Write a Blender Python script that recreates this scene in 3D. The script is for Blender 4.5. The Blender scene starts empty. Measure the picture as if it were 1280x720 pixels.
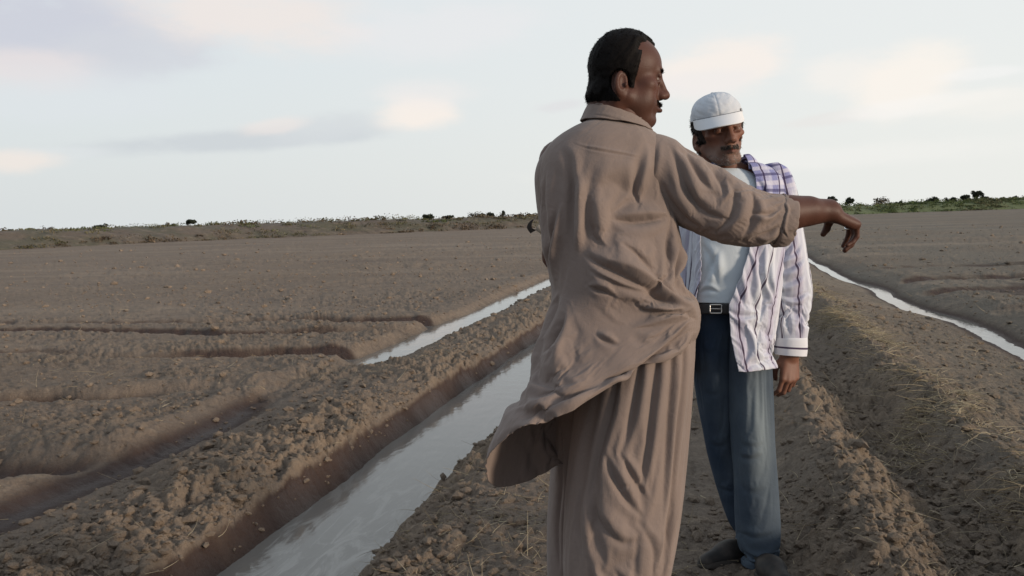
import bpy, math, random
import numpy as np
from mathutils import Matrix, Vector

random.seed(7)
rng = np.random.default_rng(11)
scene = bpy.context.scene
col = scene.collection

# ------------------------------------------------------------------ camera
FPX = 1108.0            # focal length in pixels of the 1280x720 frame
CAM_H = 1.22
YAW, PITCH, ROLL = math.radians(12.7), math.radians(4.64), math.radians(1.6)
fwd = np.array([-math.sin(YAW) * math.cos(PITCH), math.cos(YAW) * math.cos(PITCH), -math.sin(PITCH)])
r0 = np.cross(fwd, [0, 0, 1.0]); r0 /= np.linalg.norm(r0); u0 = np.cross(r0, fwd)
RT = math.cos(ROLL) * r0 - math.sin(ROLL) * u0
UP = math.cos(ROLL) * u0 + math.sin(ROLL) * r0
CAM = np.array([0, 0, CAM_H])
cam = bpy.data.cameras.new('camera')
cam.sensor_width = 36.0; cam.lens = 36.0 * FPX / 1280.0
cam.clip_start = 0.05; cam.clip_end = 9000
camo = bpy.data.objects.new('camera', cam); col.objects.link(camo)
m = Matrix.Identity(4)
for i in range(3):
    m[i][0] = RT[i]; m[i][1] = UP[i]; m[i][2] = -fwd[i]; m[i][3] = CAM[i]
camo.matrix_world = m
scene.camera = camo


def ray(px, py):
    return fwd + (px - 640) / FPX * RT - (py - 360) / FPX * UP


def W(px, py, d):
    "point at depth d metres that stands where the photo shows pixel px, py"
    px = np.asarray(px, float); py = np.asarray(py, float); d = np.asarray(d, float)
    return CAM + d[..., None] * (fwd + ((px - 640) / FPX)[..., None] * RT - ((py - 360) / FPX)[..., None] * UP)


def G(px, py, z=0.0):
    d = ray(px, py); return CAM + d * ((z - CAM_H) / d[2])


def P(V):
    v = np.asarray(V) - CAM; d = v @ fwd
    return 640 + FPX * (v @ RT) / d, 360 - FPX * (v @ UP) / d, d


# ------------------------------------------------------------------ sun, sky, exposure
SUN_EL = math.radians(10)
sd = RT * 0.86 - np.array([fwd[0], fwd[1], 0]) * 0.50
sd[2] = 0; sd /= np.linalg.norm(sd)
SUN_AZ = math.atan2(sd[0], sd[1])
sun = bpy.data.lights.new('sun', 'SUN'); sun.energy = 2.6; sun.angle = math.radians(10); sun.color = (1.0, .83, .66)
suno = bpy.data.objects.new('sun', sun); col.objects.link(suno)
sdir = Vector((sd[0] * math.cos(SUN_EL), sd[1] * math.cos(SUN_EL), math.sin(SUN_EL)))
suno.rotation_euler = sdir.to_track_quat('Z', 'Y').to_euler()
suno.location = sdir * 50

vs = scene.view_settings
vs.view_transform = 'Standard'; vs.look = 'None'; vs.gamma = 1; vs.exposure = 0.18
try: vs.use_curve_mapping = False
except Exception: pass

world = bpy.data.worlds.new('World'); scene.world = world; world.use_nodes = True
nt = world.node_tree; N = nt.nodes; L = nt.links
for n in list(N): N.remove(n)


class NB:
    "tiny node-graph builder"
    def __init__(s, tree): s.t = tree
    def n(s, typ, **kw):
        nd = s.t.nodes.new(typ)
        for k, v in kw.items(): setattr(nd, k, v)
        return nd
    def put(s, sock, v):
        if isinstance(v, bpy.types.NodeSocket): s.t.links.new(v, sock)
        elif v is not None:
            if hasattr(sock.default_value, '__len__'):
                v = tuple(v)
                if len(sock.default_value) == 4 and len(v) == 3: v = v + (1,)
            sock.default_value = v
    def math(s, op, a, b=None, c=None, clamp=False):
        nd = s.n('ShaderNodeMath', operation=op); nd.use_clamp = clamp
        for i, v in enumerate((a, b, c)): s.put(nd.inputs[i], v)
        return nd.outputs[0]
    def mix(s, f, a, b, mode='MIX'):
        nd = s.n('ShaderNodeMix', data_type='RGBA', blend_type=mode)
        s.put(nd.inputs[0], f); s.put(nd.inputs[6], a); s.put(nd.inputs[7], b)
        return nd.outputs[2]
    def noise(s, vec, scale, detail=4, rough=.55, dist=0.0):
        nd = s.n('ShaderNodeTexNoise'); s.put(nd.inputs['Vector'], vec)
        nd.inputs['Scale'].default_value = scale; nd.inputs['Detail'].default_value = detail
        nd.inputs['Roughness'].default_value = rough; nd.inputs['Distortion'].default_value = dist
        return nd.outputs['Fac']
    def ramp(s, f, a, b, smooth=True):
        nd = s.n('ShaderNodeMapRange'); nd.interpolation_type = 'SMOOTHSTEP' if smooth else 'LINEAR'
        s.put(nd.inputs[0], f); nd.inputs[1].default_value = a; nd.inputs[2].default_value = b
        return nd.outputs[0]
    def mapping(s, vec, scale=(1, 1, 1), rot=(0, 0, 0), loc=(0, 0, 0)):
        nd = s.n('ShaderNodeMapping'); s.put(nd.inputs[0], vec)
        nd.inputs['Scale'].default_value = scale; nd.inputs['Rotation'].default_value = rot; nd.inputs['Location'].default_value = loc
        return nd.outputs[0]


b = NB(nt)
wout = b.n('ShaderNodeOutputWorld'); bg = b.n('ShaderNodeBackground'); bg.inputs[1].default_value = 0.1
L.new(bg.outputs[0], wout.inputs[0])
skyt = b.n('ShaderNodeTexSky', sky_type='NISHITA'); skyt.sun_disc = False
skyt.sun_elevation = SUN_EL; skyt.sun_rotation = SUN_AZ; skyt.dust_density = 3.0; skyt.air_density = 1.0
tc = b.n('ShaderNodeTexCoord'); gen = tc.outputs['Generated']
sx = b.n('ShaderNodeSeparateXYZ'); L.new(gen, sx.inputs[0])
X, Y, Z = sx.outputs
az = b.math('ARCTAN2', X, Y); el = b.math('ARCSINE', Z)
SKYK = 10.0
pale_l = [c * SKYK for c in (.675, .728, .757)]
pale_r = [c * SKYK for c in (.79, .81, .805)]
horz = [c * SKYK for c in (.665, .70, .71)]
fr = b.ramp(az, math.radians(-50), math.radians(22))
base = b.mix(fr, pale_l, pale_r)
base = b.mix(b.ramp(el, math.radians(13), math.radians(0)), base, b.mix(fr, horz, [c * SKYK for c in (.81, .82, .79)]))
base = b.mix(b.ramp(el, math.radians(20), math.radians(75)), base, [c * SKYK for c in (.44, .54, .68)])
back = b.ramp(b.math('ABSOLUTE', b.math('ADD', az, YAW)), math.radians(55), math.radians(120))
base = b.mix(back, base, [c * SKYK for c in (.40, .45, .52)])
base = b.mix(.10, base, skyt.outputs[0])
# clouds: soft patches at fixed directions, ragged by noise
cvec = b.mapping(gen, scale=(1, 1, 2.6))
nz = b.noise(cvec, 7.0, 5, .6); nz2 = b.noise(cvec, 19.0, 5, .62)
nzc = b.math('SUBTRACT', b.math('ADD', b.math('MULTIPLY', nz, .9), b.math('MULTIPLY', nz2, .45)), .675)
CL = [  # px, py, half width, half height, tilt, colour, opacity
    (40, 30, 190, 46, 0, (.55, .57, .635), .85), (190, 62, 110, 34, .1, (.58, .60, .645), .65),
    (300, 22, 130, 40, -.1, (.765, .71, .68), .75), (25, 88, 70, 24, 0, (.70, .655, .66), .7),
    (560, 40, 130, 34, 0, (.76, .735, .745), .35), (70, 120, 140, 30, 0, (.66, .69, .72), .35),
    (300, 176, 185, 13, .03, (.555, .59, .615), .8), (410, 160, 72, 17, .12, (.60, .63, .65), .7),
    (345, 158, 40, 10, .1, (.76, .70, .67), .5),
    (522, 143, 52, 22, 0, (.84, .77, .71), .75), (535, 118, 60, 20, 0, (.79, .75, .73), .4),
    (70, 192, 60, 8, .02, (.66, .69, .70), .5), (20, 202, 42, 13, 0, (.80, .72, .66), .6),
    (900, 85, 82, 36, .1, (.83, .77, .72), .75), (880, 105, 60, 16, 0, (.76, .74, .735), .45),
    (700, 132, 36, 8, .05, (.66, .655, .67), .55), (1045, 92, 60, 24, 0, (.83, .79, .745), .55),
    (1040, 148, 60, 8, .05, (.72, .70, .68), .5), (1135, 100, 58, 34, .15, (.85, .80, .74), .75),
    (1150, 132, 80, 10, .05, (.84, .82, .79), .5), (1225, 92, 40, 7, 0, (.83, .82, .81), .4),
    (1000, 200, 260, 14, 0, (.80, .79, .76), .4), (1240, 130, 60, 18, 0, (.83, .80, .75), .4),
]
for (px, py, hw, hh, tilt, c, op) in CL:
    d = ray(px, py); d = d / np.linalg.norm(d)
    a0, e0 = math.atan2(d[0], d[1]), math.asin(d[2])
    wa, we = hw / FPX, hh / FPX
    da = b.math('SUBTRACT', az, a0); de = b.math('SUBTRACT', el, e0)
    de = b.math('SUBTRACT', de, b.math('MULTIPLY', da, tilt + .028))
    q = b.math('ADD', b.math('POWER', b.math('ABSOLUTE', b.math('DIVIDE', da, wa)), 2.0),
               b.math('POWER', b.math('ABSOLUTE', b.math('DIVIDE', de, we)), 2.0))
    g = b.math('EXPONENT', b.math('MULTIPLY', q, -.9))
    f_ = b.math('ADD', g, b.math('MULTIPLY', nzc, b.math('MULTIPLY', b.math('SQRT', g), 1.7)))
    f_ = b.math('MULTIPLY', b.ramp(f_, .15, .85), min(op * 1.2, 1), clamp=True)
    base = b.mix(f_, base, [k * SKYK for k in c])
L.new(base, bg.inputs[0])


# ------------------------------------------------------------------ noise in numpy
def _h(ix, iy, seed):
    n = (ix.astype(np.int64) * 374761393 + iy.astype(np.int64) * 668265263 + seed * 974634777) & 0xffffffff
    n = ((n ^ (n >> 13)) * 1274126177) & 0xffffffff
    n = ((n ^ (n >> 16)) * 2246822519) & 0xffffffff
    return ((n ^ (n >> 15)) & 0xffffff).astype(np.float32) / 0xffffff


def vn(x, y, seed=0):
    x = np.asarray(x, float); y = np.asarray(y, float)
    ix = np.floor(x); iy = np.floor(y); fx = x - ix; fy = y - iy
    fx = fx * fx * fx * (fx * (fx * 6 - 15) + 10); fy = fy * fy * fy * (fy * (fy * 6 - 15) + 10)
    a = _h(ix, iy, seed); bb = _h(ix + 1, iy, seed); c = _h(ix, iy + 1, seed); d = _h(ix + 1, iy + 1, seed)
    return (a + (bb - a) * fx + (c - a) * fy + (a - bb - c + d) * fx * fy) * 2 - 1


def fbm(x, y, seed=0, o=4, g=.5):
    s = 0; a = 1; t = 0
    for i in range(o):
        s = s + a * vn(x * 2 ** i + 17.3 * i, y * 2 ** i - 9.1 * i, seed + i); t += a; a *= g
    return s / t


def worley(x, y, seed=0):
    "rounded lumps, 1 at a cell's heart and 0 at its rim, each lump with its own height"
    ix = np.floor(x); iy = np.floor(y); best = np.zeros_like(np.asarray(x, float))
    for dx in (-1, 0, 1):
        for dy in (-1, 0, 1):
            cx = ix + dx; cy = iy + dy
            ox = cx + .15 + .7 * _h(cx, cy, seed); oy = cy + .15 + .7 * _h(cx, cy, seed + 1)
            sz = .25 + .75 * _h(cx, cy, seed + 2)
            r = ((x - ox) ** 2 + (y - oy) ** 2) / (.62 * (.55 + .45 * sz)) ** 2
            best = np.maximum(best, sz * np.sqrt(np.clip(1 - r, 0, 1)))
    return best


def sm(x, a, bb):
    t = np.clip((x - a) / (bb - a), 0, 1); return t * t * (3 - 2 * t)


# ------------------------------------------------------------------ mesh helpers
def mk(name, V, F, mat=None, parent=None, smooth=True, uv=None, attrs=None):
    "one mesh object out of numpy arrays; F is (n,4) or (n,3), or a list of both"
    me = bpy.data.meshes.new(name)
    Fs = F if isinstance(F, list) else [F]
    Fs = [np.asarray(f, np.int32) for f in Fs if len(f)]
    V = np.asarray(V, np.float32)
    me.vertices.add(len(V)); me.vertices.foreach_set('co', V.ravel())
    li = np.concatenate([f.ravel() for f in Fs]); tot = np.concatenate([np.full(len(f), f.shape[1], np.int32) for f in Fs])
    st = np.concatenate([[0], np.cumsum(tot)[:-1]]).astype(np.int32)
    me.loops.add(len(li)); me.loops.foreach_set('vertex_index', li)
    me.polygons.add(len(tot)); me.polygons.foreach_set('loop_start', st)
    me.update(calc_edges=True)
    me.polygons.foreach_set('use_smooth', np.full(len(tot), smooth, bool))
    if uv is not None:
        l = me.uv_layers.new(name='UVMap'); l.data.foreach_set('uv', np.asarray(uv, np.float32)[li].ravel())
    for k, a in (attrs or {}).items():
        a = np.asarray(a, np.float32)
        if a.ndim == 1:
            at = me.attributes.new(k, 'FLOAT', 'POINT'); at.data.foreach_set('value', a)
        else:
            at = me.attributes.new(k, 'FLOAT_COLOR', 'POINT')
            at.data.foreach_set('color', np.concatenate([a, np.ones((len(a), 1), np.float32)], 1).ravel())
    me.validate()
    o = bpy.data.objects.new(name, me); col.objects.link(o)
    if mat: me.materials.append(mat)
    if parent is not None: o.parent = parent; o.matrix_parent_inverse = parent.matrix_world.inverted()
    return o


def gridfaces(nv, nu, wrap=False, off=0):
    i = np.arange(nv - 1)[:, None]; j = np.arange(nu if wrap else nu - 1)[None]
    a = i * nu + j; c = i * nu + (j + 1) % nu
    return (np.stack([a, c, c + nu, a + nu], -1).reshape(-1, 4) + off).astype(np.int32)


def tag(o, label=None, cat=None, group=None, kind=None):
    if label: o['label'] = label
    if cat: o['category'] = cat
    if group: o['group'] = group
    if kind: o['kind'] = kind
    return o


def empty(name, loc, label, cat, group=None):
    o = bpy.data.objects.new(name, None); o.empty_display_size = .2; col.objects.link(o)
    o.location = Vector([float(c) for c in loc]); o.matrix_world = Matrix.Translation(o.location)
    return tag(o, label, cat, group)


def material(name):
    mt = bpy.data.materials.new(name); mt.use_nodes = True
    bb = NB(mt.node_tree)
    bs = [n for n in mt.node_tree.nodes if n.type == 'BSDF_PRINCIPLED'][0]
    return mt, bb, bs


def attr(bb, name, colr=False):
    n = bb.n('ShaderNodeAttribute', attribute_name=name); return n.outputs['Color' if colr else 'Fac']


def bump(bb, bs, h, strength, dist, prev=None):
    n = bb.n('ShaderNodeBump'); n.inputs['Strength'].default_value = strength; n.inputs['Distance'].default_value = dist
    bb.put(n.inputs['Height'], h)
    if prev: bb.put(n.inputs['Normal'], prev)
    bb.put(bs.inputs['Normal'], n.outputs[0]); return n.outputs[0]

# ------------------------------------------------------------------ the field
KX = np.array([-400, -4.2, -3.75, -3.57, -3.42, -3.30, -3.12, -2.98, -2.75, -2.45, -2.2, -2.08, -2.03, -1.97, -1.90, -1.5, -1.42, -1.33, -1.2, -1.02, -.8, -.3, .1, .3, .42, .53, .66, .80, .92, 1.04, 1.16, 1.26, 1.4, 1.8, 2.3, 2.62, 2.84, 2.98, 3.12, 3.3, 3.7, 4.3, 400])
KZ = np.array([-.10, -.10, -.085, -.10, -.19, -.25, -.25, -.16, -.07, -.045, -.065, -.09, -.17, -.25, -.36, -.36, -.27, -.19, -.10, -.03, .0, .0, -.02, .02, .11, .16, .10, -.02, -.07, -.02, .09, .14, .11, -.01, -.13, -.20, -.26, -.28, -.255, -.17, -.10, -.10, -.10])
KA = np.array([.018, .022, .022, .016, .008, .004, .004, .012, .030, .034, .036, .030, .010, .006, .0, .0, .012, .028, .036, .032, .018, .013, .014, .020, .026, .028, .032, .034, .036, .030, .026, .022, .016, .014, .012, .008, .003, .003, .008, .014, .016, .018, .014])
LEFT_CH = [(1.9, .10), (4.30, .19), (6.08, .11), (8.22, .12), (9.78, .11), (10.86, .12)]
RIGHT_CH = [(12.1, .24), (14.9, .17), (17.0, .18), (20.4, .2)]


def height(x, y, full=False):
    x = np.asarray(x, float); y = np.asarray(y, float)
    r = np.hypot(x, y)
    near = 1 - sm(np.abs(x), 6, 14)
    xm = x + near * (.055 * fbm(x * .3, y * .9, 3, 3) + .05 * vn(y * .28, 0 * y, 5)) \
        + .13 * np.exp(-((x - 3.05) / .6) ** 2) * vn(y * .42, 0 * y, 9) \
        + np.exp(-((x - 2.9) / .9) ** 2) * np.clip((y - 11) * .028, -.12, .35) \
        + .09 * np.exp(-((x + 3.4) / .35) ** 2) * vn(y * .8, 0 * y + 3, 8)
    z = np.interp(xm, KX, KZ); A = np.interp(xm, KX, KA)
    # second ditch: choked with soil between the near mud and the far water
    plug = np.exp(-((xm + 3.25) / .3) ** 2) * sm(y, 5.4, 6.3) * (1 - sm(y, 7.4, 8.4))
    nearfill = np.exp(-((xm + 3.25) / .34) ** 4) * (1 - sm(y, 7.0, 8.2))
    z = z + nearfill * .095 + plug * .055; A = A + plug * .02 + nearfill * .003
    # ridge crests rise and dip along their length
    z = z + np.exp(-((xm - .53) / .16) ** 2) * .035 * fbm(y * 1.3, x * 0, 21, 3)
    z = z + np.exp(-((xm - 1.26) / .2) ** 2) * .05 * fbm(y * 1.1, x * 0, 23, 3)
    z = z + np.exp(-((xm + 2.4) / .3) ** 2) * .04 * fbm(y * 1.0, x * 0, 25, 3)
    # beds and the small channels between them
    wet_shade = np.zeros_like(z)
    lm = 1 - sm(xm, -3.6, -3.3)
    for k, (yc, w) in enumerate(LEFT_CH):
        d = y - yc - .24 * vn(x * .55, 0 * x + k, 31) - .09 * vn(x * 2.1, 0 * x + k, 33) - .03 * vn(x * 6, 0 * x + k, 34)
        fade = (1 - sm(-x, 7.5 + 2.5 * (k % 3), 15)) * ((.75 if k != 5 else .35) + .75 * vn(x * .30, 0 * x + 5 * k, 37))
        ch = np.exp(-(d / w) ** 2) * lm * np.clip(fade, 0, 1)
        bank = (np.exp(-((d - 2.6 * w) / (2.2 * w)) ** 2)) * lm
        z = z - .13 * ch + (.050 if k in (1, 2) else .030) * bank * np.exp(-((x + 4.3) / .9) ** 2) + .02 * bank * np.clip(fade, 0, 1)
        A = A * (1 - .8 * ch); wet_shade = np.maximum(wet_shade, np.maximum(ch, np.exp(-((d - .9 * w) / (.75 * w)) ** 2) * lm * np.clip(fade + .5 * fbm(x * 1.6, y * 2, 39, 3), 0, 1) * sm(y, 6.8, 8) * .9))  # damp channel bed; its dark tone also paints shade on the far wall
    rm = sm(xm, 3.25, 3.6)
    for k, (yc, w) in enumerate(RIGHT_CH):
        d = y - yc - .3 * vn(x * .35, 0 * x + k, 41) - .8 * np.exp(-np.clip(x - 3.3, 0, 9) / .7) * -1 * .5
        fade = np.clip(.85 + .6 * vn(x * .22, 0 * x + 5 * k, 47), .3, 1) * (1 - sm(x, 11, 19))
        ch = np.exp(-(d / w) ** 2) * rm * fade
        z = z - .14 * ch + .035 * np.exp(-((d - 2.8 * w) / (2 * w)) ** 2) * rm * fade
        A = A * (1 - .8 * ch); wet_shade = np.maximum(wet_shade, np.exp(-((d - .9 * w) / (.8 * w)) ** 2) * rm * np.clip(fade * 1.1 + .6 * fbm(x * .9, y, 49, 3), 0, 1))  # far wall darkened too, as painted shade along the damp channel
    wet_shade = np.maximum(wet_shade, .75 * rm * (1 - sm(x, 3.9, 6.5)) * sm(y, 8.5, 10.5) * (1 - sm(y, 14.5, 19)) * sm(fbm(x * .9, y * .55, 119, 3), -.15, .25))
    # broad unevenness
    z = z + .022 * fbm(x * .5, y * .5, 51, 3) * (1 - sm(np.abs(x + .4), 40, 200) * .6)
    z = z + .035 * fbm(x * .16, y * .16, 53, 2) * sm(np.abs(x), 4.5, 9)
    # clods
    pm = np.clip(.35 + 1.1 * fbm(x * 1.3, y * 1.3, 57, 3) + .25, .15, 1.3)
    fine = 1 - .65 * sm(r, 9, 20)
    cl = A * pm * fine * (1.5 * worley(x / .085, y / .085, 61) + .8 * worley(x / .042 + 5, y / .042, 65)) \
        + A * .9 * fine * fbm(x * 9, y * 9, 71, 4, .6) + (1 - fine) * A * 2.4 * (worley(x / .33, y / .9, 83) * np.clip(.5 + 1.2 * fbm(x * .4, y * .3, 86, 2), 0, 1.2) + .7 * fbm(x * .9, y * .5, 85, 3)) + A * .7 * worley(x / .23, y / .23, 75) * pm
    cl = cl * (1 - .5 * sm(r, 25, 60))
    z = z + cl
    # foot-trodden hollows on the path
    pth = np.exp(-((x + .45) / .5) ** 4)
    z = z - pth * .022 * worley(x / .3 + 3, y / .22, 81)
    if not full: return z
    return z, xm, A, wet_shade, cl


def build_ground():
    ra = np.concatenate([[.05, .4, .8, 1.1, 1.35], 1 / np.linspace(1 / 1.5, 1 / 45, 930), np.geomspace(46, 4200, 110)])
    half = math.radians(35)
    th = np.concatenate([np.linspace(-math.pi, -half, 90)[:-1], np.linspace(-half, half, 1180), np.linspace(half, math.pi, 90)[1:-1]])
    R_, T_ = np.meshgrid(ra, th, indexing='ij')
    ang = T_ - YAW
    x = R_ * np.sin(ang); y = R_ * np.cos(ang)
    z, xm, A, wet_shade, cl = height(x, y, True)
    # damp soil beside the water, dry crumbly crests tinted partly as if sunlit
    wz = np.exp(-np.clip(z + .27, 0, 1) / .055) * np.maximum(np.exp(-((xm + 1.72) / .5) ** 4), np.maximum(np.exp(-((xm + 3.25) / .35) ** 4), np.exp(-((xm - 3.05) / .5) ** 4)))
    dw = np.exp(-((xm + 3.27) / .17) ** 2) * (1 - sm(y, 5.6, 6.6)) * .95
    wet_shade = np.maximum(wet_shade, dw)
    face = sm(-xm, 1.90, 1.94) * (1 - sm(-xm, 2.045, 2.09)) * (.80 + .35 * fbm(x * 3, y * 3, 87, 3))
    wet_shade_v = np.clip(np.maximum(np.maximum(wz, wet_shade * .9), face), 0, 1)
    dry = np.clip(cl / .05, 0, 1) * np.clip(A / .03, 0, 1)
    V = np.stack([x, y, z], -1).reshape(-1, 3)
    g = mk('ground', V, gridfaces(len(ra), len(th), True)[:, ::-1], soil_mat(), attrs={'wet_shade': wet_shade_v.ravel(), 'dry': dry.ravel()})
    tag(g, 'ploughed brown field soil with furrows, banks and clods', kind='structure')


def soil_mat(name='soil', clods=False):
    mt, bb, bs = material(name)
    geo = bb.n('ShaderNodeNewGeometry'); pos = geo.outputs['Position']
    s = bb.n('ShaderNodeSeparateXYZ'); bb.put(s.inputs[0], pos)
    n1 = bb.noise(pos, .9, 5); n2 = bb.noise(pos, 9, 6, .65); n3 = bb.noise(pos, 70, 4, .7); n4 = bb.noise(pos, .12, 3)
    left = bb.mix(n1, (.235, .184, .142), (.180, .142, .113))
    right = bb.mix(n1, (.188, .168, .136), (.132, .122, .101))
    side = bb.ramp(bb.math('ADD', s.outputs[0], bb.math('MULTIPLY', bb.math('SUBTRACT', n1, .5), 2.0)), -1.2, 2.2)
    c = bb.mix(side, left, right)
    c = bb.mix(bb.ramp(n4, .35, .65), c, bb.mix(.5, c, (.185, .135, .095)))
    n5 = bb.noise(bb.mapping(pos, scale=(.07, .32, 1), rot=(0, 0, .2)), 1.0, 5, .6); n6 = bb.noise(pos, 2.6, 4, .6)
    c = bb.mix(bb.math('MULTIPLY', bb.ramp(n5, .50, .68), .55), c, (.31, .245, .185)); c = bb.mix(bb.math('MULTIPLY', bb.ramp(n5, .46, .30), .5), c, (.135, .106, .088))
    c = bb.mix(bb.math('MULTIPLY', bb.ramp(n6, .55, .70), .45), c, (.135, .108, .085))
    c = bb.mix(bb.ramp(n2, .52, .72), c, (.285, .225, .168))
    c = bb.mix(bb.ramp(n2, .46, .28), c, (.120, .094, .076))
    c = bb.mix(bb.math('MULTIPLY', bb.ramp(n3, .45, .75), .55), c, (.30, .24, .185))
    if not clods:
        dry = attr(bb, 'dry'); wet_shade = attr(bb, 'wet_shade')
        c = bb.mix(bb.math('MULTIPLY', dry, .55), c, (.31, .235, .165))  # pale dry soil, with some low sunlight painted into the crests
        c = bb.mix(bb.math('MULTIPLY', bb.ramp(wet_shade, .12, .70), .93), c, (.052, .027, .020))  # damp soil tone, doubling as painted shade in the cross channels
        bb.put(bs.inputs['Roughness'], bb.math('SUBTRACT', .95, bb.math('MULTIPLY', bb.ramp(wet_shade, .4, .95), .45)))
        bb.put(bs.inputs['Specular IOR Level'], bb.math('ADD', .12, bb.math('MULTIPLY', wet_shade, .3)))
    else:
        c = bb.mix(.45, c, (.285, .22, .16))
        bs.inputs['Roughness'].default_value = .95; bs.inputs['Specular IOR Level'].default_value = .12
    bb.put(bs.inputs['Base Color'], c)
    h1 = bb.noise(pos, 34, 6, .7); h2 = bb.noise(pos, 150, 4, .7)
    p = bump(bb, bs, h1, .9, .03); bump(bb, bs, h2, .7, .008, p)
    return mt


def water_mat():
    mt, bb, bs = material('muddy_water')
    geo = bb.n('ShaderNodeNewGeometry'); pos = geo.outputs['Position']
    mp = bb.mapping(pos, scale=(3.2, .7, 1), rot=(0, 0, .25))
    st = bb.noise(mp, 3.0, 7, .62, 1.6)
    s = bb.n('ShaderNodeSeparateXYZ'); bb.put(s.inputs[0], pos)
    nearf = bb.ramp(s.outputs[1], 5.2, 3.2)
    f = bb.math('MULTIPLY', bb.ramp(st, .46, .62), bb.math('ADD', .12, bb.math('MULTIPLY', nearf, .88)))
    c = bb.mix(f, (.165, .152, .135), (.27, .255, .23))
    bb.put(bs.inputs['Base Color'], c)
    bb.put(bs.inputs['Roughness'], bb.math('ADD', .035, bb.math('MULTIPLY', f, .22)))
    bs.inputs['IOR'].default_value = 1.33
    w1 = bb.noise(bb.mapping(pos, scale=(1.0, .55, 1)), 9, 3, .5); w2 = bb.noise(pos, 40, 3, .5)
    p = bump(bb, bs, w1, .10, .02); p = bump(bb, bs, w2, .06, .006, p); bump(bb, bs, st, .12, .01, p)
    return mt


def build_water():
    wm = water_mat()
    def strip(name, x0, x1, y0, y1, z, lab):
        n = 60
        ys = np.linspace(y0, y1, n)
        V = [(x, y, z) for y in ys for x in (x0, x1)]
        o = mk(name, V, gridfaces(n, 2)[:, ::-1], wm); tag(o, lab, kind='structure')
    strip('canal_water', -2.35, -1.15, .3, 60, -.232, 'still muddy water in the straight canal beside the path')
    strip('ditch_water', -3.75, -2.75, 7.0, 22, -.18, 'narrow pale water in the ditch left of the bank')
    strip('furrow_water', 2.3, 3.75, 8.0, 40, -.258, 'thin bright water in the furrow right of the path')


def ico(sub):
    import bmesh
    bm = bmesh.new(); bmesh.ops.create_icosphere(bm, subdivisions=sub, radius=1)
    V = np.array([v.co[:] for v in bm.verts]); F = np.array([[v.index for v in f.verts] for f in bm.faces]); bm.free()
    return V, F


def scatter(name, tv, tf, pos, scale, rot, mat, lab, flat=True, smooth=False):
    "tv: list of template vertex arrays sharing faces tf; copies merged into one mesh"
    Vs = []; n = len(tv[0])
    for k in range(len(tv)):
        idx = np.arange(k, len(pos), len(tv))
        c, s = np.cos(rot[idx]), np.sin(rot[idx])
        t = tv[k][None] * scale[idx][:, None, :]
        xx = t[..., 0] * c[:, None] - t[..., 1] * s[:, None]; yy = t[..., 0] * s[:, None] + t[..., 1] * c[:, None]
        Vs.append(np.stack([xx, yy, t[..., 2]], -1) + pos[idx][:, None])
    V = np.concatenate(Vs).reshape(-1, 3)
    F = (tf[None] + (np.arange(len(V) // n) * n)[:, None, None]).reshape(-1, tf.shape[1])
    o = mk(name, V, F, mat, smooth=smooth); tag(o, lab, kind='stuff'); return o


def sector(n, r_lo, r_hi, half=33):
    r = 1 / rng.uniform(1 / r_hi, 1 / r_lo, n); a = np.radians(rng.uniform(-half, half, n)) - YAW
    return r * np.sin(a), r * np.cos(a)


def build_clods():
    V, F = ico(1)
    tv = []
    for k in range(8):
        d = 1 + .30 * vn(V[:, 0] * 1.7 + k * 7, V[:, 1] * 1.7 + V[:, 2] * 1.3, 91 + k) + .16 * rng.standard_normal(len(V)) * .8
        tv.append(V * d[:, None] * np.array([1, .8, .62]))
    x, y = sector(120000, 1.9, 60)
    z, xm, A, wet_shade, cl = height(x, y, True)
    dens = np.clip(A / .036, 0, 1) ** 1.5 * np.clip(.5 + 1.1 * fbm(x * 1.1, y * 1.1, 57, 3), .04, 1)
    dens = np.maximum(dens, .6 * sm(np.hypot(x, y), 6, 10) * np.clip(.4 + 1.4 * fbm(x * .5, y * .35, 58, 3), 0, 1)) * (1 - wet_shade) * (z > -.20)
    keep = rng.uniform(size=len(x)) < dens * .62
    x, y, z = x[keep], y[keep], z[keep]
    s = .0050 * np.exp(rng.exponential(.42, len(x))); s = np.clip(s, .0035, .026) * (1 + .055 * np.hypot(x, y) + .028 * np.clip(np.hypot(x, y) - 6, 0, 30))
    sc = np.stack([s * rng.uniform(.8, 1.5, len(s)), s * rng.uniform(.8, 1.2, len(s)), s * rng.uniform(.7, 1.2, len(s))], 1)
    pos = np.stack([x, y, z + s * .25], 1)
    scatter('soil_clods', tv, F, pos, sc, rng.uniform(0, 6.28, len(s)), soil_mat('clod_soil', True), 'loose crumbs and clods of dry earth strewn over the banks')


def straw_mat():
    mt, bb, bs = material('straw')
    oi = bb.n('ShaderNodeNewGeometry')
    c = bb.mix(oi.outputs['Random Per Island'], (.22, .165, .09), (.52, .43, .28))
    bb.put(bs.inputs['Base Color'], c); bs.inputs['Roughness'].default_value = .8; return mt


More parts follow.
